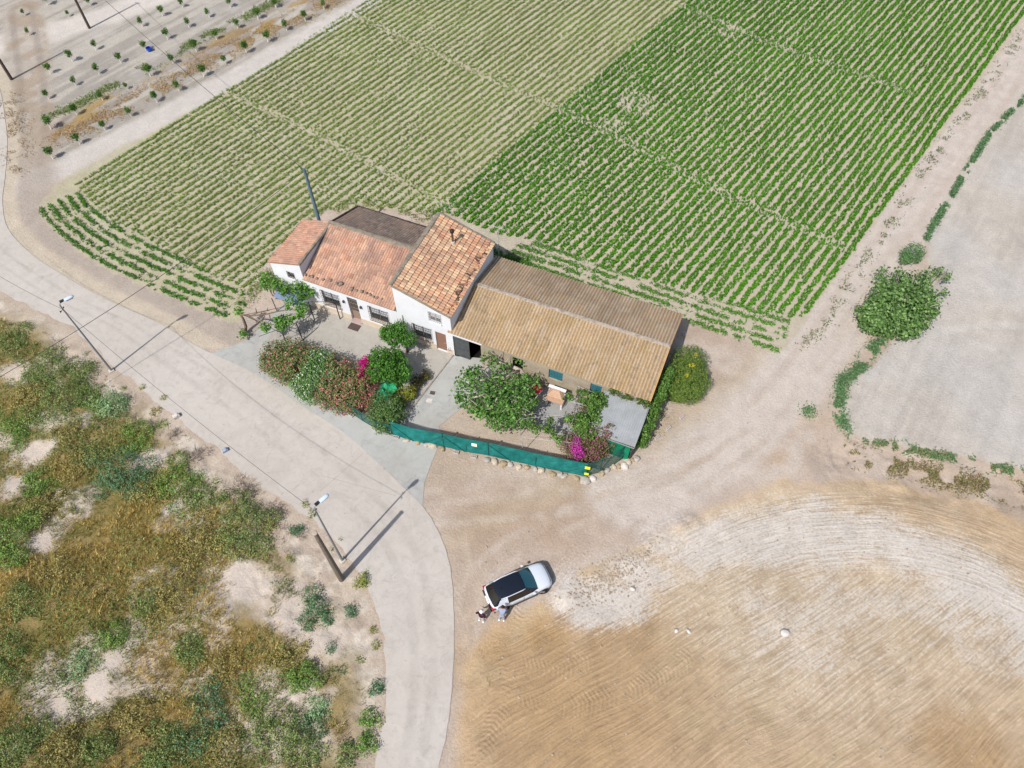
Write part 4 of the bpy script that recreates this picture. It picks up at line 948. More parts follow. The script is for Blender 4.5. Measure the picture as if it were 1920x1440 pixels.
def panel_mesh(name, pts, mat, parent, H=FH, base=.06):
    mb = MB(); P = []
    for i in range(len(pts)-1):
        a, b = Vector((*pts[i],0)), Vector((*pts[i+1],0)); n = max(2, int((b-a).length/.3)); P += [a.lerp(b, k/n) for k in range(n)]
    P.append(Vector((*pts[-1],0))); vs = []; m = 6
    d0 = (P[-1]-P[0]).normalized(); nn = Vector((d0.y, -d0.x, 0))
    for i, p in enumerate(P):
        for j in range(m+1):
            s = j/m; vs.append(p+nn*((.07*math.sin(i*.9+s*3)+.03*math.sin(i*2.3-s*5))*math.sin(PI*s))+Vector((0,0,base+(H-base)*s-.05*abs(math.sin(i*.45))*(s > .9)+.03*math.sin(i*1.7)*(s < .1))))
    fs = [(i*(m+1)+j, (i+1)*(m+1)+j, (i+1)*(m+1)+j+1, i*(m+1)+j+1) for i in range(len(P)-1) for j in range(m)]
    mb.add(vs, fs); return mb.build(name, mat, parent)
def fence(label, pxs, mat, name='mesh_fence', cat='fence', posts=None, braces=(), H=FH):
    g = [at(*p) for p in pxs]; o = g[0]; t = thing(name, label, cat, (o.x, o.y, 0)); pts = [(q.x-o.x, q.y-o.y) for q in g]
    panel_mesh('shade_cloth', pts, mat, t, H)
    for k, p in enumerate(pts):
        if posts is None or k in posts: MB().tube([(p[0],p[1]+.05,0),(p[0],p[1]+.05,H+.05)], .035, 7).build('post', GPOST, t)
    for (i, j) in braces:
        a, b = Vector((*pts[i],0)), Vector((*pts[j],0)); d = (b-a).normalized()*1.5; s = Vector((0,-.05,0))
        MB().tube([a+s+Vector((0,0,H*.85)), a+s+d+Vector((0,0,.1))], .022, 6).build('brace', GPOST, t)
    for z in (H, .1): MB().tube([(p[0], p[1], z) for p in pts], .014, 5).build('rail', GPOST, t)
    return t
fence('teal shade cloth fence left of the yard gate', [(739,817),(781,829),(832.5,838.5)], TEALC, posts=(0,2), braces=((0,1),(2,1)))
gt = fence('teal cloth covered double gate bearing the square warning sign', [(834,839),(875,848),(916,855)], TEALC, 'yard_gate', 'gate', braces=((0,1),))
fence('long teal shade cloth fence right of the yard gate', [(918,855.5),(1004,875),(1098,894)], TEALC, posts=(0,1,2), braces=((0,1),(2,1)))
fence('see-through dark mesh fence turning the corner by the shed', [(1099,894),(1125,886),(1184,851),(1206,815)], THINC, posts=(0,1,2,3), braces=((0,1),(2,1)))
fence('sagging dark green mesh fence under the oleander hedge', [(738,816),(711,808),(680,790),(654,772),(600,748),(550,722)], THINC, posts=(0,2,3,5), H=1.3)
def plate(px, py, z, w_, h_, mat, name, label, cat, az, extra=None, dz=-.09):
    q = at(px, py, z); o = MB().box((-w_/2,-.012,-h_/2),(w_/2,.012,h_/2),bev=.005).build(name, mat); o.location = (q.x, q.y, z); o.rotation_euler = (0,0,az); tag(o, label, cat)
    return o
_d = at(916,855)-at(834,839); fz = math.atan2(_d.y, _d.x)
q = at(834,839).lerp(at(916,855), .70); zc = 1.38; nrm = Vector((math.sin(fz), -math.cos(fz), 0))
o = thing('warning_sign', 'white and yellow square warning sign on the teal gate', 'sign', q+nrm*.09+Vector((0,0,zc)), fz)
MB().box((-.19,-.01,-.19),(.19,.01,.19),bev=.004).build('board', simple('sign_white', (240,240,232), .5, .3, var=.03), o)
mb = MB(); mb.add([(-.13,-.014,-.10),(.13,-.014,-.10),(0,-.014,.13)], [(0,1,2)]); mb.build('triangle', simple('sign_yellow', (240,220,70), .5, .3, var=.03), o)
YEL = simple('reflector_yellow', (232,240,40), .5, .3, var=.05)
cn = at(1099,894)
for k, (z, s, lab) in enumerate(((1.5,.36,'upper bright yellow square plate on the fence corner post'),(.62,.3,'lower bright yellow square plate on the fence corner post'))):
    o = MB().box((-s/2,-.015,-s/2),(s/2,.0,s/2),bev=.004).build('reflector_plate', YEL); o.location = cn+nrm*.07+Vector((-.02,-.02,z)); o.rotation_euler = (0,0,fz); tag(o, lab, 'reflector', 'yellow plates on the fence')
q = at(1184,851); o = MB().box((-.16,-.015,-.12),(.16,.015,.12),bev=.004).build('reflector_plate', YEL); o.location = q+Vector((0,-.07,1.75)); o.rotation_euler = (0,0,.5); tag(o, 'yellow plate on the fence post at the shed corner', 'reflector', 'yellow plates on the fence')

# ============================================================ BOULDERS AND CONCRETE BLOCKS
BLD = simple('boulder', (222,206,184), .95, .1, var=.25, vscale=5, bump=.5, bscale=14, k=.66)
BLW = simple('boulder_white', (230,222,214), .95, .1, var=.15, vscale=5, bump=.4, k=.7)
BLD2 = simple('boulder_ochre', (206,184,150), .95, .1, var=.35, vscale=6, bump=.5, k=.64); BLD3 = simple('boulder_grey', (206,198,188), .95, .1, var=.25, vscale=4, bump=.5, k=.66)
def z4(x, y): return 720+x/3.556, 640+y/3.556
bl = [(150,660,.2),(222,672,.2),(285,688,.2),(325,692,.24),(390,718,.23),(690,790,.25),(740,800,.22),(788,815,.26),(845,822,.2),(898,836,.2),(950,840,.21),(1008,856,.19),(1050,862,.2),(1125,882,.2),(1165,888,.17),(1205,898,.22),(1285,912,.18),(1345,924,.24),(1392,915,.25),(1455,880,.19),(1490,856,.17),(1535,836,.16),(1565,830,.18),(1602,825,.26),(1630,800,.24),(1660,790,.2),(1684,780,.22)]
labs = {4:'rounded tan boulder below the gate hinge post',5:'tan boulder right of the gate foot',18:'pale boulder at the fence corner below the yellow plates',23:'white boulder among tan ones near the shed corner',26:'last boulder of the row, beside the shed corner'}
for i, (x, y, r) in enumerate(bl):
    q = at(*z4(x, y), r*.4); mb = MB(); rv = r*random.Random(i+3).uniform(.75,1.2); mb.rock((0,0,rv*.3), rv, 100+i, random.Random(i).uniform(.55,.85), yaw=i*1.9, el=random.Random(i+9).uniform(1,1.5)); o = mb.build('boulder', BLW if i in (18,23) else (BLD, BLD2, BLD3)[(i*7) % 3], None, False); o.location = (q.x, q.y, 0)
    tag(o, labs.get(i, 'tan boulder, %s from the left in the row at the fence foot' % ORD[i+1]), 'boulder', 'boulders along the fence foot')
CB = simple('block_concrete', (216,208,202), .9, .1, var=.1, k=.66)
def cinder(px, py, az, label, on_end=False):
    q = at(px, py); mb = MB(); L_, W_, H_ = .4, .19, .19
    for a, b in (((-L_/2,-W_/2),(L_/2,-W_/2+.03)),((-L_/2,W_/2-.03),(L_/2,W_/2))): mb.box((*a,0),(*b,H_))
    for x in (-L_/2, -.065, .035, L_/2-.03): mb.box((x,-W_/2+.03,0),(x+.03,W_/2-.03,H_))
    mb.box((-L_/2+.03,-W_/2+.03,.02),(L_/2-.03,W_/2-.03,.05))
    o = mb.build('concrete_block', CB); o.location = (q.x, q.y, 0); o.rotation_euler = (0,0,az); tag(o, label, 'block', 'hollow concrete blocks on the ground')
a1 = R(-35)
cinder(659,780,a1,'hollow concrete block under the middle of the oleander hedge'); cinder(704.5,804,a1,'hollow concrete block at the right end of the oleander hedge')
cinder(743,821,R(-10),'hollow concrete block at the left foot of the teal fence'); cinder(*z4(480,745),R(-12),'hollow concrete block in front of the left half of the gate'); cinder(*z4(600,775),R(-12),'hollow concrete block in front of the right half of the gate')
cinder(1278,783,R(40),'hollow block right of the shed, farthest from the fence'); cinder(1253,804,R(42),'hollow block right of the shed, middle one of three'); cinder(1232,821,R(40),'small hollow block right of the shed, nearest the vines')
o = MB().box((-.13,-.13,0),(.13,-.07,.12)).box((-.13,.07,0),(.13,.13,.12)).box((-.13,-.07,0),(-.07,.07,.12)).box((.07,-.07,0),(.13,.07,.12)).build('concrete_block', CB); q = at(1283,627); o.location = (q.x,q.y,0); tag(o, 'small square hollow block in the shade behind the barn gable', 'block', 'hollow concrete blocks on the ground')
for px, py, m, lab, r in ((332,782,BLW,'white marker stone beside the road',.3),(423,846,simple('marker_grey', (150,160,178), .9, .1, var=.2),'blue grey marker block beside the road',.26)):
    q = at(px, py); z0 = gz(q.x, q.y); mb = MB(); mb.box((-r*.8,-r*.5,0),(r*.8,r*.5,r*1.2),bev=.07); mb.rock((.05,0,r*1.1), r*.55, 9, .5); o = mb.build('marker_stone', m); o.location = (q.x, q.y, z0-.03); o.rotation_euler = (0,0,R(35)); tag(o, lab, 'stone', 'marker stones beside the road')
for i, (px, py, r, lab) in enumerate(((1470,1189,.24,'largest pale stone lying on the ploughed tan field'),(1270,1183,.11,'small pale stone on the orange brown soil below the white streak'),(1292,1185,.12,'small stone just right of another on the ploughed soil'),(1186,1104,.15,'pale clod at the edge of the white streak near the car'))):
    q = at(px, py); mb = MB(); mb.rock((0,0,r*.4), r, 300+i, .6, el=1.3, yaw=i); o = mb.build('field_stone', BLW, None, True); o.location = (q.x, q.y, gz(q.x, q.y)); tag(o, lab, 'stone', 'loose stones on the ploughed field')
mb = MB(); rr = random.Random(12)
for k in range(900):
    t_ = rr.random(); b = TANEDGE; 
    if rr.random() < .6:
        s = rr.random(); p = at(1075+s*150+rr.gauss(0,18), 1118-s*75+rr.gauss(0,16))
    else: p = at(rr.uniform(900,1900), rr.uniform(960,1430))
    r = rr.uniform(.025,.085); mb.rock((p.x, p.y, gz(p.x, p.y)+r*.2), r, k, .7, 5, 3)
tag(mb.build('clods', simple('clod', (218,200,180), .95, .05, var=.3, vscale=2, k=.6)), 'loose pale clods and pebbles scattered on the ploughed field', 'clods', kind='stuff')
mb = MB()
for k in range(700):
    p = at(rr.choice([rr.uniform(780,1500), rr.uniform(1250,1750)]), rr.uniform(650,1000))
    if seg_dist(np.array([p.x]), np.array([p.y]), RH)[0] < .4 or inpoly(np.array([p.x]), np.array([p.y]), APR)[0] or inpoly(np.array([p.x]), np.array([p.y]), FIELD)[0]: continue
    r = rr.uniform(.015,.045); mb.rock((p.x, p.y, gz(p.x, p.y)+r*.2), r, k+5000, .7, 5, 3)
tag(mb.build('gravel', simple('clod')), 'small stones scattered over the dirt junction', 'gravel', kind='stuff')

# ============================================================ YARD FURNITURE
q = hw(-11.75,-2.35)
pg = thing('pergola_frame', 'dark metal frame carrying the sparse pruned vine by the forecourt', 'pergola', (HO.x, HO.y, 0), HAZ)
legs = [(-11.75,-1.2),(-11.5,-3.35),(-11.9,-4.6),(-9.9,-.35)]
for (u, v) in legs: MB().tube([(u,v,0),(u,v,2.25)], .045, 6).build('leg', IRON, pg)
mb = MB()
for a, b in (((-11.75,-1.2),(-11.5,-3.35)),((-11.5,-3.35),(-11.9,-4.6)),((-11.75,-1.2),(-15.6,-4.2)),((-11.9,-4.6),(-15.6,-4.2)),((-11.5,-3.35),(-13.4,-5.5)),((-11.75,-1.2),(-9.9,-.35))): mb.tube([(*a,2.25),(*b,2.22)], .022, 5)
mb.build('rails', IRON, pg)
mb = MB()
for a, b in (((-11.75,-1.2,0),(-11.5,-3.35,1.3)),((-11.5,-3.35,0),(-11.75,-1.2,1.3))): mb.tube([a, b], .018, 5)
mb.build('cross_braces', IRON, pg)
o = MB().box((-.46,-.31,0),(.46,.31,.03),bev=.008).build('door_mat', simple('mat_fibre', (86,72,70), .95, .05, var=.15)); q = hw(-8.45,-.62); o.location = (q.x,q.y,.062); o.rotation_euler = (0,0,HAZ); tag(o, 'dark brown door mat before the front door', 'door mat')
# brick and white barbecue
bb = thing('barbecue', 'white plastered barbecue with orange brick hood by the barn wall', 'barbecue', (*hw(8.75,-1.2).xy, .05), HAZ)
bb.scale = (.85,.85,.85)
MB().box((-.75,-.35,0),(-.6,.4,.85)).box((.6,-.35,0),(.75,.4,.85)).box((-.75,.3,0),(.75,.4,1.5)).build('body', WHITE, bb)
BRK = simple('orange_brick', (196,162,136), .85, .1, var=.3, vscale=14)
MB().box((-.78,-.4,.85),(.78,.42,.95)).build('worktop', BRK, bb)
mb = MB(); mb.add([(-.7,-.3,1.5),(.7,-.3,1.5),(.7,.42,1.5),(-.7,.42,1.5),(-.3,.05,2.0),(.3,.05,2.0),(.3,.42,2.0),(-.3,.42,2.0)], [(0,1,5,4),(1,2,6,5),(2,3,7,6),(3,0,4,7),(4,5,6,7),(3,2,1,0)]); mb.build('hood', BRK, bb)
MB().box((-.78,.25,1.9),(.78,.5,2.02)).build('chimney_cap', WHITE, bb)
o = MB(); o.lathe((0,0,0), [(.05,0),(.05,1.1),(.62,1.12),(.66,1.2),(.35,1.42),(.05,1.5)], 14); t = thing('red_parasol', 'half open red parasol beneath the fig tree in the yard', 'parasol', (*hw(7.1,-1.25).xy, 0))
V = []; mb = MB(); n = 8
rim = [(.62*math.cos(2*PI*k/n)*(1 if k % 2 else .93), .5*math.sin(2*PI*k/n), 1.35-.08*(k % 2)) for k in range(n)]; mb.add([(0,0,1.8)]+rim, [(0,1+k,1+(k+1) % n) for k in range(n)]); mb.build('canopy', simple('red_cloth', (206,28,66), .7, .2, var=.12), t)
MB().tube([(0,0,0),(0,0,1.85)], .02, 6).build('pole', IRONW, t); MB().lathe((0,0,0), [(.2,0),(.2,.06),(.05,.09)], 10).build('foot', IRON, t)
# crumpled green tarpaulin between the clipped trees
V = []; n = 9; rr = random.Random(3); mb = MB()
for j in range(n):
    for i in range(n): V.append(((i/(n-1)-.5)*1.9, (j/(n-1)-.5)*1.3, .75+rr.uniform(-.14,.14)+.25*math.sin(i*1.3)*math.cos(j*.9)))
mb.add(V, [(j*n+i, j*n+i+1, (j+1)*n+i+1, (j+1)*n+i) for j in range(n-1) for i in range(n-1)]); o = mb.build('tarpaulin', simple('green_tarp', (40,150,104), .6, .3, var=.15)); q = at(718,733,.8); o.location = (q.x,q.y,0); o.rotation_euler = (0,0,R(35)); tag(o, 'crumpled bright green tarpaulin in the flower bed', 'tarpaulin')
# blue tarp frame behind the climbing vine
t = thing('awning_frame', 'blue grey tarpaulin awning against the end wing under the climbing vine', 'awning', HO, HAZ)
mb = MB(); V = [(-15.0+i*.36, -.25-j*.38, 1.95-.12*j+.05*math.sin(i*1.4+j)) for j in range(4) for i in range(8)]; mb.add(V, [(j*8+i, (j+1)*8+i, (j+1)*8+i+1, j*8+i+1) for j in range(3) for i in range(7)]); mb.build('sheet', simple('blue_tarp', (110,126,152), .6, .3, var=.2), t)
for u in (-15.0,-12.5): MB().tube([(u,-1.6,0),(u,-1.6,1.65)], .04, 6).build('post', DPOLE, t)
for px, py, s, m, lab, nme in ((811,737,.19,DPOLE,'small rusty drain cover set in the driveway','drain_cover'),(805,751.5,.22,BLW,'pale square access cover set in the driveway','access_cover')):
    o = MB().box((-s,-s*.8,0),(s,s*.8,.012)).build(nme, m); q = at(px,py); o.location = (q.x,q.y,.032); o.rotation_euler = (0,0,HAZ+.2); tag(o, lab, 'cover')
# kerb gutter between courtyard and drive
a, b = at(852,666), at(766,777); d = (b-a).normalized(); n_ = Vector((-d.y, d.x, 0)); mb = MB()
mb.add([a+Vector((0,0,.0)), b, b-n_*.1, a-n_*.1, a+Vector((0,0,.09)), b+Vector((0,0,.09)), b-n_*.1+Vector((0,0,.09)), a-n_*.1+Vector((0,0,.09))], [(0,1,2,3),(4,5,6,7),(0,1,5,4),(1,2,6,5),(2,3,7,6),(3,0,4,7)])
tag(mb.build('kerb', simple('kerb_stone', (150,140,132), .9, .1, var=.3)), kind='structure')
q = at(281, 96); t = thing('blue_bucket', 'bright blue plastic bucket beside a sapling', 'bucket', (q.x, q.y, 0))
mb = MB(); mb.lathe((0,0,0), [(.2,0),(.28,.38),(.30,.39),(.30,.42),(.27,.42),(.19,.05)], 14); mb.build('tub', simple('blue_plastic', (30,80,190), .4, .4), t); MB().tube([(.29*math.cos(a), .06, .40+.2*math.sin(a)) for a in np.linspace(0,PI,8)], .012, 5).build('handle', IRONW, t)
# ============================================================ PLANTS AROUND THE HOUSE
def trunk_of(base, top, r, parent, lean=0, name='trunk'):
    b, t = Vector(base), Vector(top); m = b.lerp(t, .5)+Vector((rnd.uniform(-.08,.08), rnd.uniform(-.08,.08), 0))
    return MB().tube([b, m, t], [r, r*.8, r*.6], 8).build(name, BARK(), parent, True)
def shrub(name, label, cat, px, py, blobs, dens, size, pal, z=0.0, group=None, stems=4, probs=None, part='foliage', **k):
    """blobs as (px,py,zc,rx,ry,rz) in survey pixels"""
    o = at(px, py); g0 = gz(o.x, o.y); t = thing(name, label, cat, (o.x, o.y, g0), 0, group); B = []
    for (bx, by, bz, rx, ry, rz) in blobs:
        q = at(bx, by, bz+g0); B.append((q.x-o.x, q.y-o.y, bz, rx, ry, rz))
    crown(part, t, B, dens, size, pal, probs, **k)
    mb = MB()
    for i in range(max(stems, len(B))):
        b = B[i % len(B)]; mb.tube([(b[0]*.25+rnd.uniform(-.1,.1), b[1]*.25+rnd.uniform(-.1,.1), -.05), (b[0]*.6, b[1]*.6, b[2]*.5), (b[0]+rnd.uniform(-.3,.3)*b[3], b[1]+rnd.uniform(-.3,.3)*b[4], b[2])], [.045,.03,.012], 5)
    mb.build('stem', BARK(), t); return t
def ball_tree(label, px, py, H, lobes, group='clipped orange trees in the courtyard'):
    o = at(px, py); t = thing('orange_tree', label, 'tree', (o.x, o.y, .06), 0, group); B = []
    for (bx, by, bz, r) in lobes:
        q = at(bx, by, bz); r *= .86; B.append((q.x-o.x, q.y-o.y, bz, r, r, r*.82))
    crown('crown', t, B, 190, .15, [(78,126,42),(64,110,34),(52,92,30),(98,148,56)], clump=.26, shell=.7)
    mb = MB(); mb.tube([(0,0,-.05),(.03,.0,.6),(0,0,1.1)], [.11,.09,.08], 8)
    for b in B: mb.tube([(0,0,1.05),(b[0]*.6,b[1]*.6,(1.1+b[2])/2),(b[0],b[1],b[2])], [.06,.05,.03], 6)
    mb.build('trunk', BARK(), t, True)
ball_tree('smaller clipped orange tree standing by the barred window', 764, 660, 2.6, [(736,629,2.3,.98),(765,636,2.2,.72),(748,616,2.4,.7),(722,624,2.2,.55)])
ball_tree('larger clipped orange tree of several balls beside the magenta flowers', 738, 722, 2.6, [(712,672,2.5,.98),(706,698,2.3,.88),(738,668,2.5,.8),(733,700,2.4,.85),(757,697,2.2,.78),(752,676,2.3,.6),(748,712,1.9,.6),(724,684,2.7,.8)])
OLE = [(104,124,66),(122,140,80),(86,110,56),(138,140,90)]; PINK = [(200,110,118),(178,96,98),(212,146,150)]
shrub('oleander', 'olive green oleander with dull pink flowers, at the left end of the hedge', 'oleander', 552, 694,
      [(520,668,1.1,1.3,1.2,1.1),(545,660,1.4,1.2,1.1,1.0),(532,694,1.1,1.1,1.1,1.0),(560,690,1.4,1.2,1.3,1.1),(575,668,1.6,1.1,1.0,.9),(508,680,.8,.9,.9,.8)], 150, .13, OLE+PINK, group='flowering shrubs of the front hedge', probs=[.26,.26,.21,.12,.06,.05,.04], clump=.35)
shrub('oleander', 'bright green oleander with white flowers in the middle of the hedge', 'oleander', 600, 716,
      [(605,680,1.6,1.2,1.0,1.0),(585,706,1.4,1.1,1.0,1.0),(568,722,1.0,1.0,.9,.9),(610,700,1.5,1.0,1.0,.9),(578,738,.7,.8,.8,.7)], 150, .13, [(104,142,78),(88,124,62),(120,156,92),(214,222,200)], group='flowering shrubs of the front hedge', probs=[.33,.3,.25,.12], clump=.35)
shrub('oleander', 'olive oleander speckled with salmon pink flowers, right of the white flowered one', 'oleander', 650, 740,
      [(630,690,1.5,1.1,1.0,1.0),(655,704,1.6,1.2,1.1,1.0),(625,724,1.2,1.2,1.2,1.0),(650,738,1.1,1.2,1.1,1.0),(610,745,.8,1.0,.9,.8),(672,725,1.2,1.0,1.2,1.0),(640,758,.7,.9,.7,.7),(665,755,.8,1.0,.8,.8)], 150, .13, OLE+PINK, group='flowering shrubs of the front hedge', probs=[.23,.23,.19,.12,.09,.08,.06], clump=.35)
shrub('red_shrub', 'dusty red twiggy shrub next to the green tarpaulin', 'shrub', 690, 750, [(690,730,1.0,.8,1.0,.9),(684,752,.8,.8,.8,.7),(698,716,1.0,.6,.6,.6)], 130, .11, [(168,118,112),(150,98,96),(188,90,96),(132,112,96)], clump=.3)
shrub('green_shrub', 'rounded mid green shrub at the left end of the teal fence', 'shrub', 726, 790, [(722,762,1.3,1.2,1.1,1.1),(735,778,1.0,1.1,.9,.9),(712,782,.9,.9,.9,.8),(722,800,.6,.8,.5,.6)], 150, .12, [(84,114,58),(102,132,70),(68,96,46),(118,146,84)], clump=.35)
shrub('bougainvillea', 'vivid magenta bougainvillea against the larger orange tree', 'bougainvillea', 683, 712, [(684,692,1.8,.62,.7,.75),(690,680,2.0,.45,.5,.5),(680,708,1.2,.45,.4,.6)], 200, .12, [(196,20,122),(214,40,140),(168,14,104)], clump=.25)
shrub('bougainvillea', 'olive and mauve bougainvillea spilling over the teal fence corner', 'bougainvillea', 1100, 858,
      [(1075,832,1.3,1.0,.9,1.1),(1100,842,1.3,1.2,.9,1.1),(1125,826,1.5,1.1,1.0,1.1),(1135,815,1.7,.8,.8,.8),(1085,850,.9,.9,.6,.9),(1110,850,.9,1.0,.6,.9)], 150, .11, [(118,108,70),(136,116,84),(98,104,54),(158,86,116),(196,62,160),(112,128,60)], probs=[.24,.2,.2,.16,.08,.12], clump=.32)
shrub('bougainvillea', 'small streak of magenta flowers on the bougainvillea by the fence', 'bougainvillea', 1086, 852, [(1081,836,2.1,.35,.6,.4),(1084,848,1.8,.4,.4,.4)], 160, .12, [(200,66,170),(180,60,150)], clump=.25, stems=2)
GV = [(98,134,58),(84,118,48),(116,150,74),(70,104,42)]
shrub('grape_vine', 'leafy climbing vine between the shed and the bougainvillea', 'vine', 1108, 800,
      [(1098,790,2.2,.6,.7,.5),(1110,770,2.3,.5,.7,.5),(1118,758,2.3,.5,.6,.4),(1085,800,2.1,.6,.5,.4),(1090,815,2.0,.6,.5,.5),(1104,812,2.1,.5,.5,.4),(1125,747,2.3,.45,.4,.3),(1080,785,2.0,.4,.4,.3),(1118,785,2.1,.4,.6,.4)], 120, .17, GV, group='grape vines around the yard', clump=.3)
shrub('dry_climber', 'brownish climber in the gap of the vine beside the shed', 'vine', 1092, 790, [(1092,775,1.7,.6,.9,.6),(1078,790,1.6,.5,.6,.5),(1102,760,1.7,.4,.5,.4)], 120, .11, [(112,92,62),(96,84,52),(124,100,78)], clump=.3)
shrub('grape_vine', 'tall narrow vine climbing along the barn gable', 'vine', 1236, 745, [(1254,700,1.9,.42,.55,.6),(1246,715,1.9,.45,.6,.6),(1240,732,1.8,.45,.6,.6),(1234,748,1.8,.5,.5,.6)], 170, .16, GV, group='grape vines around the yard', clump=.25)
shrub('grape_vine', 'vine running down the right side of the shed', 'vine', 1214, 800, [(1226,762,1.7,.5,.5,.6),(1222,778,1.6,.45,.5,.6),(1215,795,1.5,.45,.55,.6),(1208,813,1.3,.45,.5,.6),(1203,828,.9,.4,.4,.5)], 170, .16, GV, group='grape vines around the yard', clump=.25)
shrub('grape_vine', 'small vine growing over the yellow plate post at the shed corner', 'vine', 1182, 842, [(1181,833,1.5,.35,.35,.45)], 180, .15, [(132,168,52),(112,150,48),(160,184,70)], group='grape vines around the yard', clump=.2)
shrub('grape_vine', 'grape vine climbing the end wing over the blue awning', 'vine', 512, 556,
      [(506,520,2.4,.55,.5,.6),(500,532,1.6,.5,.5,.6),(523,535,2.3,.55,.4,.5),(545,543,2.4,.6,.4,.4),(563,535,2.5,.6,.4,.4),(575,547,2.3,.6,.5,.5),(562,556,2.1,.4,.3,.3),(530,547,2.0,.3,.25,.3)], 85, .19, [(90,134,52),(106,150,64),(76,116,44)], group='grape vines around the yard', clump=.3)
# vines trained on wires above the yard, along the barn
wt = thing('trellis', 'thin metal trellis over the yard with scattered vine leaves', 'trellis', HO, HAZ)
posts = [(10.1,-.5),(11.2,-.6),(9.7,-3.3),(7.4,-4.6),(11.7,-4.9),(8.1,-5.9)]
for (u, v) in posts: MB().tube([(u,v,0),(u,v,2.3)], .025, 5).build('post', IRONW, wt)
mb = MB()
for a, b in (((10.1,-.5),(9.7,-3.3)),((11.2,-.6),(11.7,-4.9)),((9.7,-3.3),(8.1,-5.9)),((9.7,-3.3),(12,-3.0)),((10.1,-.5),(12,-.6)),((8.1,-5.9),(11.7,-4.9)),((10.0,-1.9),(12,-1.8)),((10.6,-.6),(10.9,-5.0)),((7.4,-4.6),(9.7,-3.3))): mb.tube([(*a,2.3),(*b,2.3)], .012, 4)
mb.build('wires', IRONW, wt)
B = [(10.6,-.9,2.3,.35,.3,.2),(11.4,-.9,2.3,.4,.3,.25),(12.1,-1.2,2.35,.4,.4,.3),(9.9,-1.6,2.3,.3,.3,.2),(10.9,-1.5,2.3,.35,.2,.2),(10.4,-3.2,2.3,.3,.3,.2),(11.4,-3.0,2.3,.4,.35,.25),(9.4,-4.0,2.3,.3,.3,.2),(8.6,-4.9,2.3,.45,.35,.25),(9.6,-4.7,2.3,.5,.3,.25),(7.2,-3.4,2.3,.45,.4,.25),(7.8,-3.0,2.3,.3,.3,.2),(10.3,-5.1,2.3,.4,.3,.25)]
crown('vine_leaves', wt, B, 130, .18, GV, clump=.25)
t = thing('wall_creeper', 'small dark green creepers hanging below the barn eave above the shed', 'creeper', HO, HAZ)
crown('foliage', t, [(12.7,-.25,2.75,.4,.2,.25),(13.6,-.3,2.65,.5,.2,.2),(14.5,-.3,2.7,.3,.2,.2),(15.1,-.3,2.7,.35,.25,.3)], 170, .13, [(84,116,50),(112,116,60),(70,100,40)], clump=.2)
# pruned vine with thick old wood on the metal frame
vt = thing('old_vine', 'old twisted grape vine with bare arms at the edge of the forecourt', 'vine', (*at(458,629).xy, 0))
o = Vector((*at(458,629).xy, 0))
def loc(px, py, z): return at(px, py, z)-o
tk = MB(); tk.tube([(0,0,-.05), loc(461,612,.6), loc(456,598,1.5), loc(451,590,2.1)], [.15,.12,.10,.09], 8)
tk.build('trunk', BARK(), vt, True)
mb = MB()
arms = [[(451,590,2.1),(470,592,2.15),(495,590,2.2),(520,584,2.2),(545,580,2.25),(558,583,2.2)], [(451,590,2.1),(465,592,2.15),(480,600,2.15),(500,605,2.15),(520,611,2.1)], [(470,592,2.15),(485,586,2.2),(505,582,2.25)], [(480,600,2.15),(482,608,2.1)], [(481,585,2.2),(479,577,2.5)], [(501,582,2.2),(502,577,2.5)], [(505,590,2.2),(507,600,2.1),(502,604,2.1)], [(522,583,2.2),(520,577,2.4)]]
for i, A_ in enumerate(arms): mb.tube([loc(*q) for q in A_], [.06*(1-.7*k/(len(A_)-1))*(1 if i < 2 else .6)+.012 for k in range(len(A_))], 6)
mb.build('arms', BARK(), vt, True)
B = []
for (x, y, z, r) in ((1100,630,2.3,.42),(1075,735,2.2,.3),(1290,745,2.3,.55),(1270,860,2.2,.5),(900,960,2.3,.55),(930,1060,2.2,.55),(1090,935,2.3,.42),(650,1090,1.9,.5),(1000,1010,2.2,.4),(245,1200,.6,.4),(165,800,2.1,.3)):
    q = loc(430+x/9.6, 500+y/9.6, z); B.append((q.x, q.y, z, r*.85, r*.85, r*.55))
crown('leaves', vt, B, 95, .19, [(92,140,50),(106,154,60),(78,120,42),(122,166,78)], clump=.25)
# fig tree in the yard with heavy grey limbs
fo = Vector((*at(992,716).xy, 0)); ft = thing('fig_tree', 'gnarled fig tree with grey limbs in the gravel yard', 'tree', fo)
def fl(px, py, z): return at(px, py, z)-fo
mb = MB(); mb.tube([(0,0,-.05), fl(984,704,.7), fl(975,694,1.3), fl(962,688,1.6)], [.24,.2,.17,.14], 9)
limbs = [[(975,694,1.3),(955,702,1.9),(940,716,2.2),(918,730,2.4)], [(962,688,1.6),(940,690,2.1),(920,686,2.4),(905,695,2.6)], [(962,688,1.6),(945,683,2.2),(930,676,2.4)], [(984,704,.7),(972,722,1.6),(962,740,2.2),(958,762,2.3)], [(955,702,1.9),(930,708,2.3),(905,712,2.5),(880,722,2.6)], [(940,716,2.2),(935,740,2.5),(925,765,2.4),(905,770,2.2)], [(984,704,.7),(1000,712,1.4),(1005,722,1.7)], [(972,722,1.6),(985,742,2.0),(1000,752,2.1)], [(962,740,2.2),(975,765,2.2),(985,780,2.1)], [(918,730,2.4),(900,742,2.6),(878,748,2.4)]]
for L_ in limbs: mb.tube([fl(*q) for q in L_], [.11*(1-.75*k/(len(L_)-1))+.015 for k in range(len(L_))], 7)
rr = random.Random(9)
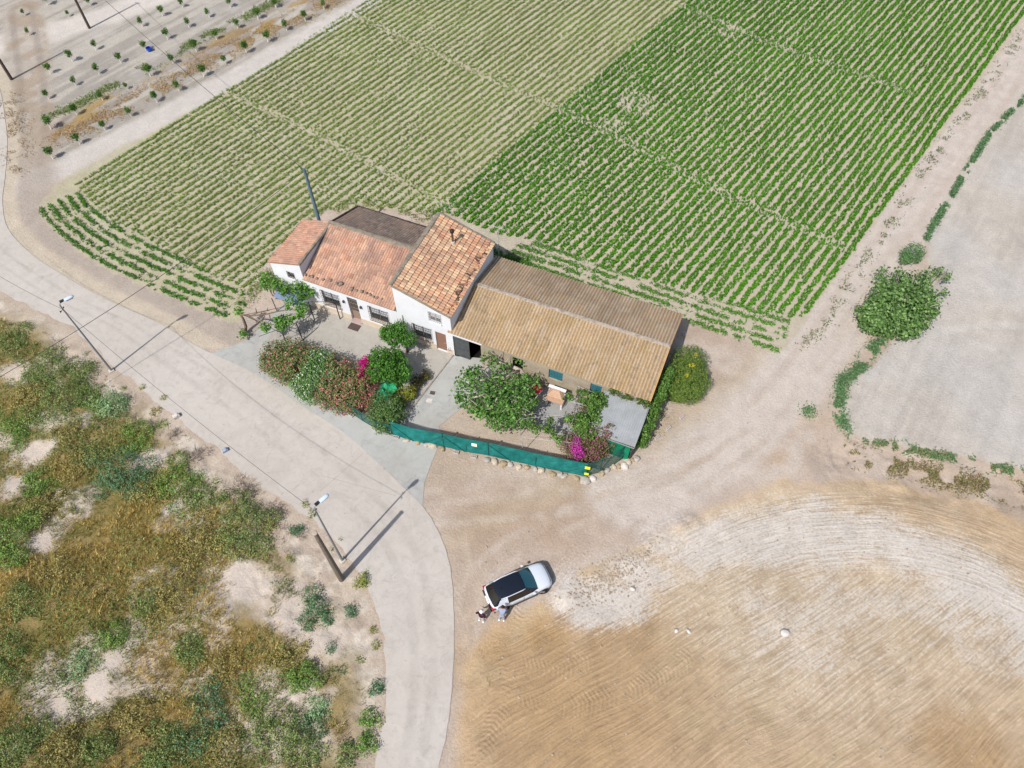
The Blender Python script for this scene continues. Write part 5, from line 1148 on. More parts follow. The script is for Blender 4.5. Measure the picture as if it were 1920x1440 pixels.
for k in range(60):
    L_ = rr.choice(limbs); p = L_[rr.randrange(1, len(L_))]; a = fl(*p); b = a+Vector((rr.uniform(-.9,.9), rr.uniform(-.9,.9), rr.uniform(.1,.7))); mb.tube([a, a.lerp(b,.5)+Vector((0,0,.1)), b], [.035,.02,.008], 5)
mb.build('trunk', simple('fig_bark', (182,172,158), .85, .15, var=.25, vscale=6, bump=.4), ft, True)
B = []
for (x, y, z, r) in ((880,712,2.5,.95),(874,742,2.2,.85),(892,700,2.6,.7),(905,762,2.2,1.0),(928,748,2.6,1.05),(915,728,2.6,.9),(945,772,2.2,1.0),(960,748,2.5,.95),(968,786,2.0,.8),(940,792,1.8,.75),(978,770,2.1,.8),(985,745,2.3,.7),(955,727,2.5,.8),(990,722,2.2,.75),(1002,712,2.0,.5),(976,712,2.3,.6),(935,708,2.4,.55),(925,680,2.5,.5),(945,690,2.3,.45),(912,672,2.5,.4),(925,785,1.9,.7),(992,792,1.8,.4),(975,674,2.2,.4),(888,772,2.0,.5)):
    q = fl(x, y, z); B.append((q.x, q.y, z, r, r*.95, r*.55))
crown('crown', ft, B, 52, .20, [(84,124,54),(100,142,64),(68,106,46),(122,160,84)], clump=.42, aspect=.8)
# oval clipped shrub and far fig on the verge
shrub('clipped_shrub', 'big clipped oval shrub dotted with yellow flowers behind the barn gable', 'shrub', 1292, 712, [(1291,676,1.3,1.35,1.2,1.15),(1288,700,1.3,1.45,1.3,1.2),(1285,728,1.2,1.3,1.2,1.1),(1300,712,1.2,1.2,1.6,1.1),(1270,735,1.0,.8,.7,.9)], 330, .085, [(112,138,58),(96,124,54),(86,114,60),(134,148,62)], clump=.22, shell=.8)
t = thing('yellow_blossom', 'cluster of yellow blossom on top of the clipped oval shrub', 'flowers', at(1304,668,2.3)); crown('flowers', t, [(0,0,.12,.2,.18,.1),(-.4,-.9,.15,.3,.18,.1),(-.9,-1.8,.15,.16,.14,.1)], 150, .08, [(226,204,40),(206,188,48)], clump=.12, zmin=-1)
fo = Vector((*at(1692,592).xy, 0)); ft = thing('fig_tree', 'broad low fig tree beside the grey field, standing alone on the verge', 'tree', fo)
rr = random.Random(21); mb = MB(); B = []
for (x, y, z, rx, ry, rz) in ((1690,572,1.6,1.9,1.9,1.3),(1660,590,1.3,1.6,1.5,1.1),(1640,600,1.0,1.1,1.2,.9),(1700,600,1.3,1.6,1.3,1.1),(1715,560,1.6,1.5,1.6,1.1),(1675,550,1.5,1.5,1.4,1.1),(1655,610,1.0,1.1,.9,.9),(1740,568,1.3,.8,1.3,.8),(1730,590,1.1,.9,1.0,.8),(1648,560,1.2,.9,.9,.8),(1625,582,.9,.7,.9,.7),(1690,620,.9,1.4,.8,.8),(1720,530,1.5,1.0,.7,.7),(1745,518,1.4,.7,.5,.5),(1765,508,1.3,.4,.35,.35),(1772,516,1.2,.3,.3,.3),(1774,548,1.1,.25,.25,.25),(1652,512,1.2,.45,.4,.4),(1690,520,1.3,.9,.6,.6),(1630,600,.8,.7,.6,.6)):
    q = at(x, y, z)-fo; B.append((q.x, q.y, z, rx, ry, rz))
crown('crown', ft, B, 48, .22, [(110,142,80),(92,126,64),(130,160,98),(78,110,56)], clump=.6, aspect=.8)
for k in range(90):
    b = rr.choice(B); e = Vector((b[0]+rr.uniform(-.8,.8)*b[3], b[1]+rr.uniform(-.8,.8)*b[4], b[2]+rr.uniform(.1,.95)*b[5])); s = Vector((e.x*.15, e.y*.15, .1)); mb.tube([s, s.lerp(e,.5)+Vector((0,0,.3)), e+Vector((0,0,.12))], [.07,.045,.02], 5)
mb.build('trunk', MATS['fig_bark'], ft, True)
shrub('green_shrub', 'round bright green bush at the far end of the lone fig tree', 'shrub', 1710, 484, [(1712,474,.8,.95,.8,.7),(1700,484,.6,.6,.6,.5)], 160, .12, [(96,134,78),(80,118,66),(112,148,90)], clump=.3)
# small bed plants
for (px, py, r, pal, lab, nm) in ((766,738,.6,[(160,164,60),(136,146,52),(116,124,48)],'yellow green dwarf shrub below the larger orange tree','dwarf_shrub'),(744,746,.5,[(110,124,54),(92,108,46)],'small olive shrub between the green tarpaulin and the yellow green one','dwarf_shrub'),(752,758,.45,[(118,124,62),(98,104,50)],'low green plant at the edge of the bed near the driveway','dwarf_shrub'),
        (783,716,.5,[(60,66,34),(46,52,28),(88,84,44)],'dark potted bush beside the courtyard kerb','potted_plant'),(799,705,.38,[(92,98,48),(58,64,34),(128,116,56)],'small potted bush nearest the house on the courtyard kerb','potted_plant'),(776,730,.35,[(120,116,52),(80,84,40)],'low potted plant between the dark bush and the yellow green shrub','potted_plant')):
    o = at(px, py+6); t = thing(nm, lab, 'plant', (o.x, o.y, .05))
    if nm == 'potted_plant':
        MB().lathe((0,0,0), [(.15,0),(.21,.3),(.23,.3),(.23,.34),(.19,.34),(.18,.3)], 12).build('pot', simple('terracotta', (166,110,84), .8, .1, var=.2), t)
    crown('foliage', t, [(0,0,.35+r*.5,r,r,r*.7),(r*.3,-r*.3,.3+r*.3,r*.6,r*.6,r*.5)], 200, .11, pal, clump=.22)
    MB().tube([(0,0,.0),(0,0,.4+r*.4)], .03, 5).build('stem', BARK(), t)

# ============================================================ SAPLINGS
def sapling():
    t = thing('sapling', 'young fruit tree with a white trunk guard', 'sapling')
    MB().tube([(0,0,0),(.02,.01,.6)], [.05,.045], 7).build('trunk_guard', simple('guard_white', (226,222,214), .7, .2, var=.05), t)
    mb = MB(); mb.tube([(.02,.01,.6),(.0,.0,1.1)], [.03,.02], 6)
    for k in range(6): a = k*1.05; mb.tube([(.01,0,.85),(.3*math.cos(a),.3*math.sin(a),1.15+.05*k)], [.015,.006], 4)
    mb.build('branches', BARK(), t)
    crown('crown', t, [(0,0,1.05,.34,.32,.36),(.15,.1,1.3,.24,.22,.24),(-.15,-.05,1.2,.24,.24,.22)], 150, .14, [(84,124,44),(66,104,36),(102,142,58),(54,88,32)], clump=.2, zmin=.5)
    return t
SAP = []
s0 = sapling(); s1 = sapling(); first = [s0, s1]
SPX = [(360,20),(185,100),(218,250),(520,108),(680,25),(1730,38),(1372,40),(1220,105),(1070,185),(1572,115),(1420,190),(1260,280),(1095,360),(720,360),(545,445),(380,535),(910,455),(745,540),(570,625),(370,725),(1785,195),(1625,280),(1475,370),(1300,460),(1130,555),(955,650),(772,735),(580,845),(385,950),(1850,380),(1695,465),(1530,558),(1345,665),(1180,750),(985,855),(790,960),(600,1065),(400,1175)]
SPX = [(x/4, y/4) for x, y in SPX]+[(518,11),(608,13),(484,32),(573,35),(538,53),(503,76)]
spec = {14:'sapling third from the lane in the row nearest the brown pole',12:'sapling standing beside the blue bucket',17:'lopsided sapling leaning left across its guard',28:'darkest full sapling at the lane end of its row',37:'sapling at the lane end of the row nearest the crop field',36:'yellowish green sapling second along the row nearest the crop field',24:'round dark green sapling beside the weedy green strip',1:'small sapling in the top left corner plot',2:'short sapling at the edge of the cream track, top left',3:'tiny dark sapling between the cream track and the corner plot',0:'sapling at the top edge, left of the brown pole',4:'sapling at the top edge, right of the brown pole',43:'last sapling before the crop field, at its row’s top end'.replace('’',"'")}
for i, (px, py) in enumerate(SPX):
    q = at(px, py+4.5); o = first[i] if i < 2 else copy_tree(first[i % 2])
    s = (.6 if i in (1,2,25,3) else .8)*rnd.uniform(.85,1.2)*(1.15 if i in (24,28,5) else 1)
    if i == 3: s = .5
    o.location = (q.x, q.y, gz(q.x, q.y)-.02); o.rotation_euler = (rnd.uniform(-.08,.08), rnd.uniform(-.08,.08), rnd.uniform(0,6)); o.scale = (s,s,s)
    SAP.append((o, i, q))
rowof = {}
for o, i, q in SAP: rowof[i] = int(round(((q.x-SAP[37][2].x)*ROWN[0]+(q.y-SAP[37][2].y)*ROWN[1])/-2.9))
for o, i, q in SAP:
    mates = sorted((j for j in rowof if rowof[j] == rowof[i]), key=lambda j: SAP[j][2].y); k = mates.index(i)+1
    tag(o, spec.get(i) or 'sapling, %s from the lane in the %s row from the crop field' % (ORD[k], ORD[max(rowof[i],0)+1]), 'sapling', 'young fruit trees in the bare field')
# ============================================================ SCRUB AND WEEDS
def blades(P, per, h, wdt, spread, pal, gzs, lean=.5, probs=None):
    n = len(P)*per; X = np.repeat(P, per, axis=0); Z = np.repeat(gzs, per)
    a = rng.uniform(0, 2*PI, n); r = rng.random(n)**.5*spread; bx = X[:,0]+r*np.cos(a); by = X[:,1]+r*np.sin(a)
    hh = h*rng.uniform(.5, 1.25, n)*np.repeat(rng.uniform(.6,1.3,len(P)), per); ln = rng.uniform(.1, 1, n)*lean*hh
    a2 = a+rng.normal(size=n)*.6; tx = bx+ln*np.cos(a2); ty = by+ln*np.sin(a2); w_ = wdt*rng.uniform(.6,1.4,n)
    px, py = -np.sin(a2)*w_, np.cos(a2)*w_
    V = np.stack([np.stack([bx-px*.6,by-py*.6,Z-.02],1), np.stack([bx+px*.6,by+py*.6,Z-.02],1), np.stack([bx*.45+tx*.55+px,by*.45+ty*.55+py,Z+hh*.65],1), np.stack([tx,ty,Z+hh],1)],1).reshape(-1,3)
    F = np.arange(4*n).reshape(n,4); T = np.repeat(np.repeat(pick(pal, len(P), .15, probs), per, axis=0)*(1+rng.normal(size=(n,1))*.15).clip(.5,1.5), 4, axis=0)
    return V, F, T*1.08
def scatter(region, n, f):
    x0, y0 = region.min(0); x1, y1 = region.max(0); x = rng.uniform(x0, x1, n); y = rng.uniform(y0, y1, n); m = inpoly(x, y, region); x, y = x[m], y[m]
    k = rng.random(len(x)) < f(x, y); return np.stack([x[k], y[k]], 1)
REG = np.concatenate([smooth_line(poly([(-60,590),(0,600),(60,635),(110,690),(190,745),(260,790),(300,850),(390,910),(450,960),(540,1080),(600,1180),(640,1280),(650,1360),(640,1440),(625,1560)])), poly([(-60,1560)])])
BARE = [(60,850,1.2),(150,790,.9),(95,835,.7),(470,1100,2.0),(430,1080,1.2),(320,955,.7),(100,1320,1.0),(180,1290,.9),(545,1150,1.8),(20,910,1.2),(600,1200,2.2),(560,1300,1.0),(75,1020,.8),(280,860,1.2),(350,830,1.6),(420,900,1.6),(500,1010,1.5),(40,1180,.9),(215,1245,.7),(480,1140,1.6),(620,1320,1.6),(610,1400,1.3),(300,800,1.2),(160,715,1.2),(560,1090,1.2),(400,1300,.6),(20,700,.8)]
def bare(x, y):
    m = np.zeros(x.shape); n2 = fbm(x, y, 1.5, 701, 3)
    for (px, py, r) in BARE: q = at(px, py); m = np.maximum(m, sst(r*1.15, r*.6, np.hypot(x-q.x, (y-q.y)*1.15)+(n2-.5)*1.8))
    return m
def gzv(P): return gza(P[:,0], P[:,1])
# golden dry grass and straw
GOLD = [(200,180,116),(186,168,100),(214,198,138),(168,154,98),(192,168,98)]; OLV = [(140,144,84),(124,132,74),(156,156,98),(108,120,64)]; GRN = [(104,138,70),(90,124,60),(122,152,84),(112,142,88)]
upl = lambda x, y: sst(17, 27, y)
gold = lambda x, y: (1-bare(x, y))*sst(.40,.56,fbm(x*.8, y*1.1, 3.4, 810, 4)-.10*upl(x, y))
P = scatter(REG, 34000, lambda x, y: gold(x, y)*.95+.05*(1-bare(x,y))); a_ = blades(P, 12, .34, .012, .14, GOLD, gzv(P), .8)
P2 = scatter(REG, 21000, lambda x, y: (1-bare(x, y))*sst(.5,.42,fbm(x*.8, y*1.1, 3.4, 810, 4))*.9+.1*(1-bare(x,y))); b_ = blades(P2, 10, .28, .013, .12, OLV+[(150,142,84)], gzv(P2), .8)
tag(np_mesh('dry_grass', *merge([a_]), None), None) if False else None
V, F, T = a_; tag(np_mesh('dry_grass', V, F, LEAF, None, T), 'golden and straw coloured dry grass covering the rough slope', 'grass', kind='stuff')
V, F, T = b_; tag(np_mesh('olive_undergrowth', V, F, LEAF, None, T), 'olive green undergrowth between the bushes of the rough slope', 'undergrowth', kind='stuff')
# low leafy ground cover patches
P = scatter(REG, 110000, lambda x, y: (1-bare(x, y))*sst(.45,.56,fbm(x, y, 2.6, 820, 4)+.07*upl(x, y))); Z = gzv(P)
Q = np.column_stack([P, Z+rng.uniform(.03,.42,len(P))*fbm(P[:,0],P[:,1],.9,830,3)*1.6]); T0 = pick(GRN+OLV[:2], len(Q), .18)
V, F, T = leaf_arrays(Q, .13*rng.uniform(.5,1.4,len(Q)), T0, np.tile([0,0,1.0],(len(Q),1)), .4, .5); tag(np_mesh('ground_cover', V, F, LEAF, None, T), 'low green leafy weeds spreading over the rough slope', 'weeds', kind='stuff')
# sparse twigs and tufts on the pale verge
VER = np.concatenate([poly([(0,585),(120,640),(240,730),(400,860),(520,960),(650,1070),(700,1200),(690,1440),(560,1440),(560,1250),(480,1040),(330,880),(180,760),(40,660)])])
P = scatter(VER, 9000, lambda x, y: sst(.45,.62,fbm(x,y,1.2,840,3))*.8); V, F, T = blades(P, 9, .12, .010, .09, [(150,132,112),(134,116,98),(122,120,76),(164,146,120)], gzv(P), 1.2); tag(np_mesh('verge_tufts', V, F, LEAF, None, T), 'small dry tufts and twigs on the pale verge of the road', 'weeds', kind='stuff')
TW = poly([(330,800),(400,850),(520,945),(590,1010),(560,1010),(470,950),(380,890),(310,830)]); P = scatter(TW, 2600, lambda x, y: sst(.42,.55,fbm(x,y,1.0,860,3))); V, F, T = blades(P, 8, .22, .009, .16, [(150,138,128),(132,120,112),(168,154,142),(112,100,94)], gzv(P), 2.2); tag(np_mesh('dry_twigs', V, F, LEAF, None, T), 'dry grey brown twigs and dead stalks along the verge of the road', 'twigs', kind='stuff')
# individual bushes
def bush(label, px, py, r, pal, h=.8, dens=150, size=.10, n=3, name='bush', group='bushes on the rough slope', stretch=1.0, clump=.3):
    pal = [tuple(min(c*1.05, 235) for c in q_) for q_ in pal]; o = at(px, py, .2); z0 = gz(o.x, o.y); t = thing(name, label, 'bush', (o.x, o.y, z0), 0, group); rr = random.Random(int(px*7+py)); B = [(0,0,h*.35*r,r*.75*stretch,r*.75,h*r*.6)]
    for k in range(n*2+3 if r > .8 else n+1): a = rr.uniform(0,6.28); dd = r*rr.uniform(.35,1.25 if r > .8 else .7); s_ = r*rr.uniform(.18,.52); B.append((dd*stretch*math.cos(a), dd*math.sin(a), h*.25*s_, s_*rr.uniform(.8,1.5), s_, h*s_*rr.uniform(.6,1.1)))
    crown('foliage', t, B, dens, size, pal+([tuple(.5*(c+d) for c, d in zip(pal[0], (170,154,100)))] if r > .8 else []), clump=clump, jit=.22, zmin=-.1)
    mb = MB()
    for k in range(6): b = rr.choice(B); mb.tube([(0,0,-.05),(b[0],b[1],b[2])], [.03,.012], 4)
    mb.build('stem', BARK(), t); return t
GG = [(112,136,76),(94,120,64),(132,152,94),(126,132,78)]; GB = [(136,166,120),(120,150,106),(152,180,134)]; DK = [(86,124,88),(74,110,78),(102,138,98)]; BR = [(108,142,66),(92,128,56),(126,158,80)]; OL = [(150,142,84),(130,126,72),(170,156,100)]
for a in (('round pale sage green bush by the track of white rock, nearest the road',213,762,1.45,GB,.75),('dark blue green bush in the middle of the upper slope',228,884,1.9,DK,.6),('bright green bush at the top of the slope, below the road',95,695,1.9,GG,.6),('dense green bush left of the sage green one',120,745,2.0,GG,.6),
        ('dark green bush with a spur pointing at the road',262,810,1.3,BR,.6),('leafy green bush below the dark blue green one',330,905,1.7,BR,.6),('big dark green bush standing on white rock',455,985,1.95,GG,.7),('green bush at the left edge, upper slope',20,640,1.4,GG,.6),('bright green bush at the left edge, mid slope',22,1010,1.8,BR,.6),
        ('tall narrow green bush above the white rocky patch',590,1140,1.0,DK,1.0),('small bright green bush on the right flank of the slope',566,1268,1.0,BR,.8),('blue green bush on the right flank, lower down',598,1325,.8,GB,.9),('green bush left of the concrete post',556,992,.55,DK,.9),('green tuft on the verge below the concrete post',655,1145,.55,DK,.9),
        ('low green bush at the left edge, below the bright one',45,1130,1.4,GG,.6),('green bush at the bottom edge, far left',30,1400,1.5,GG,.6),('bright bush in the golden grass at the bottom left',110,1400,1.3,OL,.6),('green bush in the middle of the slope',210,1190,1.1,BR,.6),('dark bush at the bottom of the slope',395,1330,1.2,DK,.6),('green bush at the bottom edge of the slope, centre',300,1410,1.3,GG,.6),
        ('green bush along the left road edge, near the bottom',694,1345,.7,BR,1.0),('dark green bush at the road edge, very bottom',690,1395,.8,BR,.9),('green bush on the verge at the bottom of the picture',650,1415,.8,GG,.8),('bushy growth at the road edge above the bottom ones',705,1290,.6,DK,.8),('yellow green tuft at the road bend below the concrete post',680,1088,.55,[(134,146,60),(116,130,52),(154,160,80)],1.0),
        ('dull green bush above the left rock patch',70,960,1.5,OL,.6),('olive bush left of the big dark bush on white rock',370,1010,1.4,OL,.6),('olive bush in the lower middle slope',330,1120,1.5,OL,.55),('small green bush beside the white marker stone path',290,770,.5,OL,.6),('green bush right of the golden patch, lower slope',500,1370,1.3,GG,.7),('low bush at the foot of the right flank',560,1395,1.2,GG,.7)):
    bush(*a)
PLACES = [(150,690,1.2,GG,'green bush just left of the farther lamp base'),(60,740,1.5,OL,'olive bush at the left edge, level with the sage green bush'),(30,790,1.4,BR,'green bush at the left edge, above the first bare patch'),(165,745,1.1,BR,'green bush touching the sage green one on its left'),(130,820,1.0,OL,'olive bush between the two bare patches, upper slope'),(180,850,1.3,GG,'green bush left of the dark blue green one'),(130,880,1.4,OL,'olive bush under the upper bare patch'),
 (75,895,1.2,BR,'bright bush below the upper left bare patch'),(265,925,1.3,OL,'olive bush under the dark blue green one'),(385,930,1.1,GG,'green bush between the leafy one and the big dark one'),(410,1020,1.0,OL,'olive bush at the lower left of the big dark one'),(500,990,.8,OL,'small olive bush right of the big dark one'),(120,1080,1.2,OL,'olive bush in the golden grass, left part'),(270,1130,1.2,GG,'green bush right of the middle one'),(20,1220,1.4,GG,'green bush at the left edge, lower slope'),(150,1240,.9,GB,'small blue green bush above the lower bare patch'),
 (350,1210,1.3,GG,'green bush in the golden grass, lower right part'),(430,1230,1.2,OL,'olive bush above the dark lower one'),(470,1300,1.1,BR,'green bush right of the dark lower one'),(250,1330,1.3,OL,'olive bush left of the dark lower one'),(180,1400,1.2,GG,'green bush near the bottom edge, left part'),(420,1400,1.3,OL,'olive bush at the bottom edge, right part'),(350,1390,1.0,DK,'dark bush at the bottom edge beside the olive one'),(530,1230,1.0,OL,'olive bush left of the bright flank bush'),(590,1370,.9,DK,'dark bush low on the right flank')]
for px, py, r, pal, lab in PLACES: bush(lab, px, py, r, pal, .5)
for (px, py, r, lab) in ((572,943,.4,'yellow green plant at the foot of the lower street lamp head, upper one'),(584,962,.42,'yellow green plant below the lower street lamp head'),(638,1010,.18,'tiny plant between lamp and road edge'),(621,1028,.22,'small green plant left of the lower lamp pole'),(264,724,.35,'olive tuft at the road edge near the farther lamp'),(305,744,.35,'pair of olive tufts along the road edge'),(229,727,.3,'small olive tuft on the verge right of the farther lamp'),(140,669,.25,'small green tuft left of the farther lamp base'),(700,1180,.35,'round olive cushion on the verge at the lower bend'),(704,1208,.42,'larger olive cushion just below the round one'),(675,1235,.3,'greyish tuft on the verge, lower bend'),(640,1255,.45,'spiky green tuft on the stony verge'),(620,1210,.45,'dark spiky tuft on the stony verge'),(545,1045,.4,'small green bush on pink soil left of the concrete post')):
    bush(lab, px, py, r, [(126,136,60),(108,120,52),(146,152,78)] if r < .43 else DK, .6, 200, .07, 2, 'verge_plant', 'small plants along the road verge', 1.0, .15)
# weeds around the grey field and track: continuous strips
def strip(name, label, px, wdt, n, pal, size, h, gate=.4, seed=0, sc_=1.0):
    e = smooth_line(poly(px)); L_ = np.cumsum(np.r_[0, np.hypot(*np.diff(e, axis=0).T)]); s = rng.uniform(0, L_[-1], n); x = np.interp(s, L_, e[:,0])+rng.normal(size=n)*wdt; y = np.interp(s, L_, e[:,1])+rng.normal(size=n)*wdt
    m = fbm(x, y, sc_, 900+seed, 3) > gate; x, y = x[m], y[m]; P = np.column_stack([x, y, gza(x, y)+rng.uniform(.02,h,len(x))])
    V, F, T = leaf_arrays(P, size*rng.uniform(.5,1.4,len(P)), pick(pal, len(P), .15), np.tile([0,0,1.0],(len(P),1)), .45, .55); tag(np_mesh(name, V, F, LEAF, None, T), label, 'weeds', kind='stuff')
WG = [(96,132,88),(80,114,74),(112,146,98)]
strip('weed_strip', 'blue green weeds in a ragged line between the dirt track and the grey field', [(1925,180),(1890,215),(1860,245),(1830,290),(1800,340),(1770,390),(1745,430),(1735,452)], .16, 9000, WG, .14, .3, .37, 1, 1.0)
strip('weed_patch', 'green weeds below the lone fig tree at the corner of the grey field', [(1650,640),(1625,670),(1600,705),(1580,712),(1575,745),(1568,760),(1578,790),(1582,805)], .27, 6000, WG, .14, .32, .42, 2, .9)
strip('weed_line', 'thin line of weeds along the lower edge of the grey field', [(1592,818),(1650,830),(1740,850),(1830,868),(1925,888)], .22, 5200, WG+[(150,140,90)], .13, .22, .46, 3, .8)
strip('dry_weeds', 'brown and olive weeds on the bank between the two fields on the right', [(1580,845),(1620,860),(1680,872),(1740,885),(1800,902),(1860,912),(1925,925)], .5, 9000, [(142,132,82),(122,118,70),(106,116,58),(160,144,104),(150,130,112)], .13, .3, .46, 4, 1.0)
strip('field_edge_weeds', 'scattered small weeds along the right hand edge of the crop field', [(1920,60),(1850,160),(1760,280),(1680,400),(1600,520),(1545,610),(1500,650)], .38, 6000, [(110,130,84),(128,120,92),(92,112,70)], .13, .18, .52, 5, .6)
strip('orchard_weeds', 'green weedy strip running between two rows of saplings', [(90,218),(140,200),(200,168),(260,135),(330,100),(400,62),(470,28),(530,-4)], .42, 9000, [(126,142,84),(108,128,72),(144,154,98)], .15, .22, .42, 6, 1.3)
strip('orchard_dry_weeds', 'ochre dry weeds along the sapling rows nearest the crop', [(105,262),(170,232),(250,190),(330,150),(400,112),(470,75),(560,32),(640,-5)], .95, 18000, [(190,160,100),(172,142,90),(156,132,104)], .12, .12, .45, 7, 1.1)
strip('lane_weeds', 'dry brown weeds along the lane at the far left', [(20,180),(28,240),(30,300),(28,335)], .7, 2600, [(150,128,100),(134,118,84),(164,142,108)], .12, .15, .46, 8, 1.0)
strip('track_corner_weeds', 'small green weeds at the meeting of the tracks on the right', [(1512,775),(1520,770)], .3, 420, WG, .14, .3, .2, 9, 1.0)
strip('wing_weeds', 'straggling weeds in the soil left of the white end wing', [(455,570),(470,550),(488,535),(500,510)], .5, 1200, [(120,140,70),(140,150,90)], .12, .12, .46, 10, .8)
strip('shed_bed_weeds', 'low grey green plants on the ground right of the shed', [(1240,770),(1232,790),(1222,808)], .45, 700, [(160,150,110),(140,136,96)], .09, .12, .45, 11, .6)
strip('driveway_weeds', 'weeds sprouting behind the high roof house corner', [(905,465),(940,480),(990,495)], .3, 1500, [(70,112,40),(86,128,50)], .15, .3, .3, 12, .8)

strip('house_back_weeds', 'green and straw coloured weeds growing along the back of the farmhouse', [(590,402),(640,388),(680,380),(740,392),(800,408),(826,398)], .38, 3200, [(112,138,62),(134,148,84),(96,122,52),(170,166,110)], .13, .2, .42, 13, .7)
# ============================================================ CAR
def car(loc_, rz):
    t = thing('parked_car', 'white compact crossover car with a black roof, parked on bare dirt', 'car', loc_, rz)
    PW = simple('car_white', (226,232,240), .25, .5, var=.02, k=.72); BLK = simple('car_black_gloss', (22,26,36), .12, .6, var=.02); PL = simple('car_black_plastic', (44,42,44), .6, .3)
    TG = simple('windscreen_teal', (20,74,84), .05, .8, var=.1); GLD = simple('car_dark_glass', (28,28,30), .06, .7, var=.05)
    # stations: x, half width at sill/belt, belt height, hood/roof none: lower body
    X = [-2.08,-2.0,-1.75,-1.3,-.8,-.2,.4,.9,1.3,1.7,1.95,2.08]
    Wd = [.70,.80,.87,.89,.885,.885,.885,.885,.88,.84,.74,.60]
    Zt = [.92,.98,1.02,1.03,1.02,1.01,1.0,.99,.96,.90,.80,.66]
    Zb = [.42,.33,.28,.24,.22,.22,.22,.22,.24,.28,.34,.42]
    mb = MB(); vs = []; ns = 14
    for x, w_, zt, zb in zip(X, Wd, Zt, Zb):
        pr = [(-w_*.82,zb),(-w_,zb+.12),(-w_*1.0,zt-.28),(-w_*.97,zt-.1),(-w_*.9,zt-.02),(-w_*.7,zt+.02),(-w_*.3,zt+.05),(w_*.3,zt+.05),(w_*.7,zt+.02),(w_*.9,zt-.02),(w_*.97,zt-.1),(w_,zt-.28),(w_,zb+.12),(w_*.82,zb)]
        vs += [(x,y,z) for y, z in pr]
    n = len(X); fs = [(i*ns+k, i*ns+(k+1) % ns, (i+1)*ns+(k+1) % ns, (i+1)*ns+k) for i in range(n-1) for k in range(ns)]+[tuple(range(ns)), tuple((n-1)*ns+k for k in range(ns))[::-1]]
    mb.add(vs, fs); body = mb.build('body', PW, t, True)
    bm = bmesh.new(); bm.from_mesh(body.data); bmesh.ops.recalc_face_normals(bm, faces=bm.faces); bm.to_mesh(body.data); bm.free()
    # cabin sections: x, half width, z  (bottom ring at belt, top ring roof)
    bot = [(-1.98,.70,1.0),(-1.7,.80,1.02),(-1.0,.84,1.03),(0,.84,1.02),(.62,.82,1.02),(1.02,.70,1.0)]
    top = [(-1.55,.54,1.50),(-1.35,.58,1.55),(-.8,.61,1.58),(-.1,.61,1.58),(.18,.59,1.55),(.25,.52,1.53)]
    def surf(a, b, mat, name, th=.0): return MB().add(a, b) or None
    # roof
    r = MB(); vs = []
    for (x, w_, z) in top: vs += [(x,-w_,z),(x,-w_*.6,z+.03),(x,0,z+.045),(x,w_*.6,z+.03),(x,w_,z)]
    r.add(vs, [(i*5+k,(i+1)*5+k,(i+1)*5+k+1,i*5+k+1) for i in range(5) for k in range(4)]); roof = r.build('roof', BLK, t, True)
    for s in (-1, 1):
        MB().tube([(-1.42,s*.60,1.57),(-.9,s*.645,1.62),(0,s*.64,1.62),(.2,s*.60,1.57)], .028, 6).build('roof_rail', PW, roof, True)
    MB().lathe((-1.15,0,1.6), [(.04,0),(.03,.06),(.01,.1)], 6).build('aerial', BLK, roof)
    def q4(name, P_, mat, par=t, label=None):
        o = MB(); o.add(P_, [tuple(range(len(P_)))]); o = o.build(name, mat, par)
        if label: o['label'] = label
        return o
    # windscreen curved
    w_ = MB(); vs = []
    for s in range(9):
        f = s/8*2-1; vs += [(1.13-.13*f*f-.02, .76*f, 1.0), (.70-.07*f*f, .66*f, 1.30-.01*f*f), (.27-.03*f*f, .56*f, 1.56-.02*f*f)]
    w_.add(vs, [(s*3+k,(s+1)*3+k,(s+1)*3+k+1,s*3+k+1) for s in range(8) for k in range(2)]); ws = w_.build('windscreen', TG, t, True)
    for s in (-.25,.3): MB().tube([(1.06,s,1.02),(.86,s+.3,1.17)], .012, 4).build('wiper', PL, ws)
    w_ = MB(); vs = []
    for s in range(7):
        f = s/6*2-1; vs += [(-2.03+.10*f*f, .70*f, 1.0), (-1.56+.05*f*f, .55*f, 1.51)]
    w_.add(vs, [(s*2,s*2+1,s*2+3,s*2+2) for s in range(6)]); w_.build('rear_window', GLD, t, True)
    for s in (-1, 1):
        # pillar skin then windows proud of it
        side = MB(); side.add([(1.05,s*.74,1.0),(.62,s*.83,1.0),(0,s*.85,1.0),(-1.0,s*.85,1.0),(-1.95,s*.71,1.0),(-1.56,s*.55,1.51),(-1.35,s*.58,1.55),(-.8,s*.61,1.58),(-.1,s*.61,1.58),(.18,s*.59,1.55),(.27,s*.53,1.53)], [(0,1,9,10),(1,2,8,9),(2,3,7,8),(3,4,6,7),(4,5,6)]); side.build('pillar', BLK, t)
        def sp(x, f):
            bw = np.interp(x, [-1.95,-1.0,0,.62,1.05],[.71,.85,.85,.83,.74]); tw = np.interp(x, [-1.56,-1.35,-.8,-.1,.27],[.55,.58,.61,.61,.53]); return (x, s*((bw*(1-f)+tw*f)+.012), 1.0+.56*f)
        for (xa, xb, xc, xd, lab) in ((.78,-.02,-.02,.22,'front side window'),(-.08,-.95,-.95,-.08,'rear side window')):
            q4('side_window', [sp(xa,.08), sp(xb,.08), sp(xc,.88), sp(xd,.88)], GLD)
        q4('quarter_panel', [sp(-1.02,.05), sp(-1.72,.05), sp(-1.5,.8), sp(-1.02,.9)], simple('pale_pillar', (196,204,214), .3, .5, var=.05))
        MB().box((.58,s*.9-.02 if s > 0 else -1.02,1.02),(.74,1.02 if s > 0 else -.88,1.15),bev=.03).build('wing_mirror', PW, t)
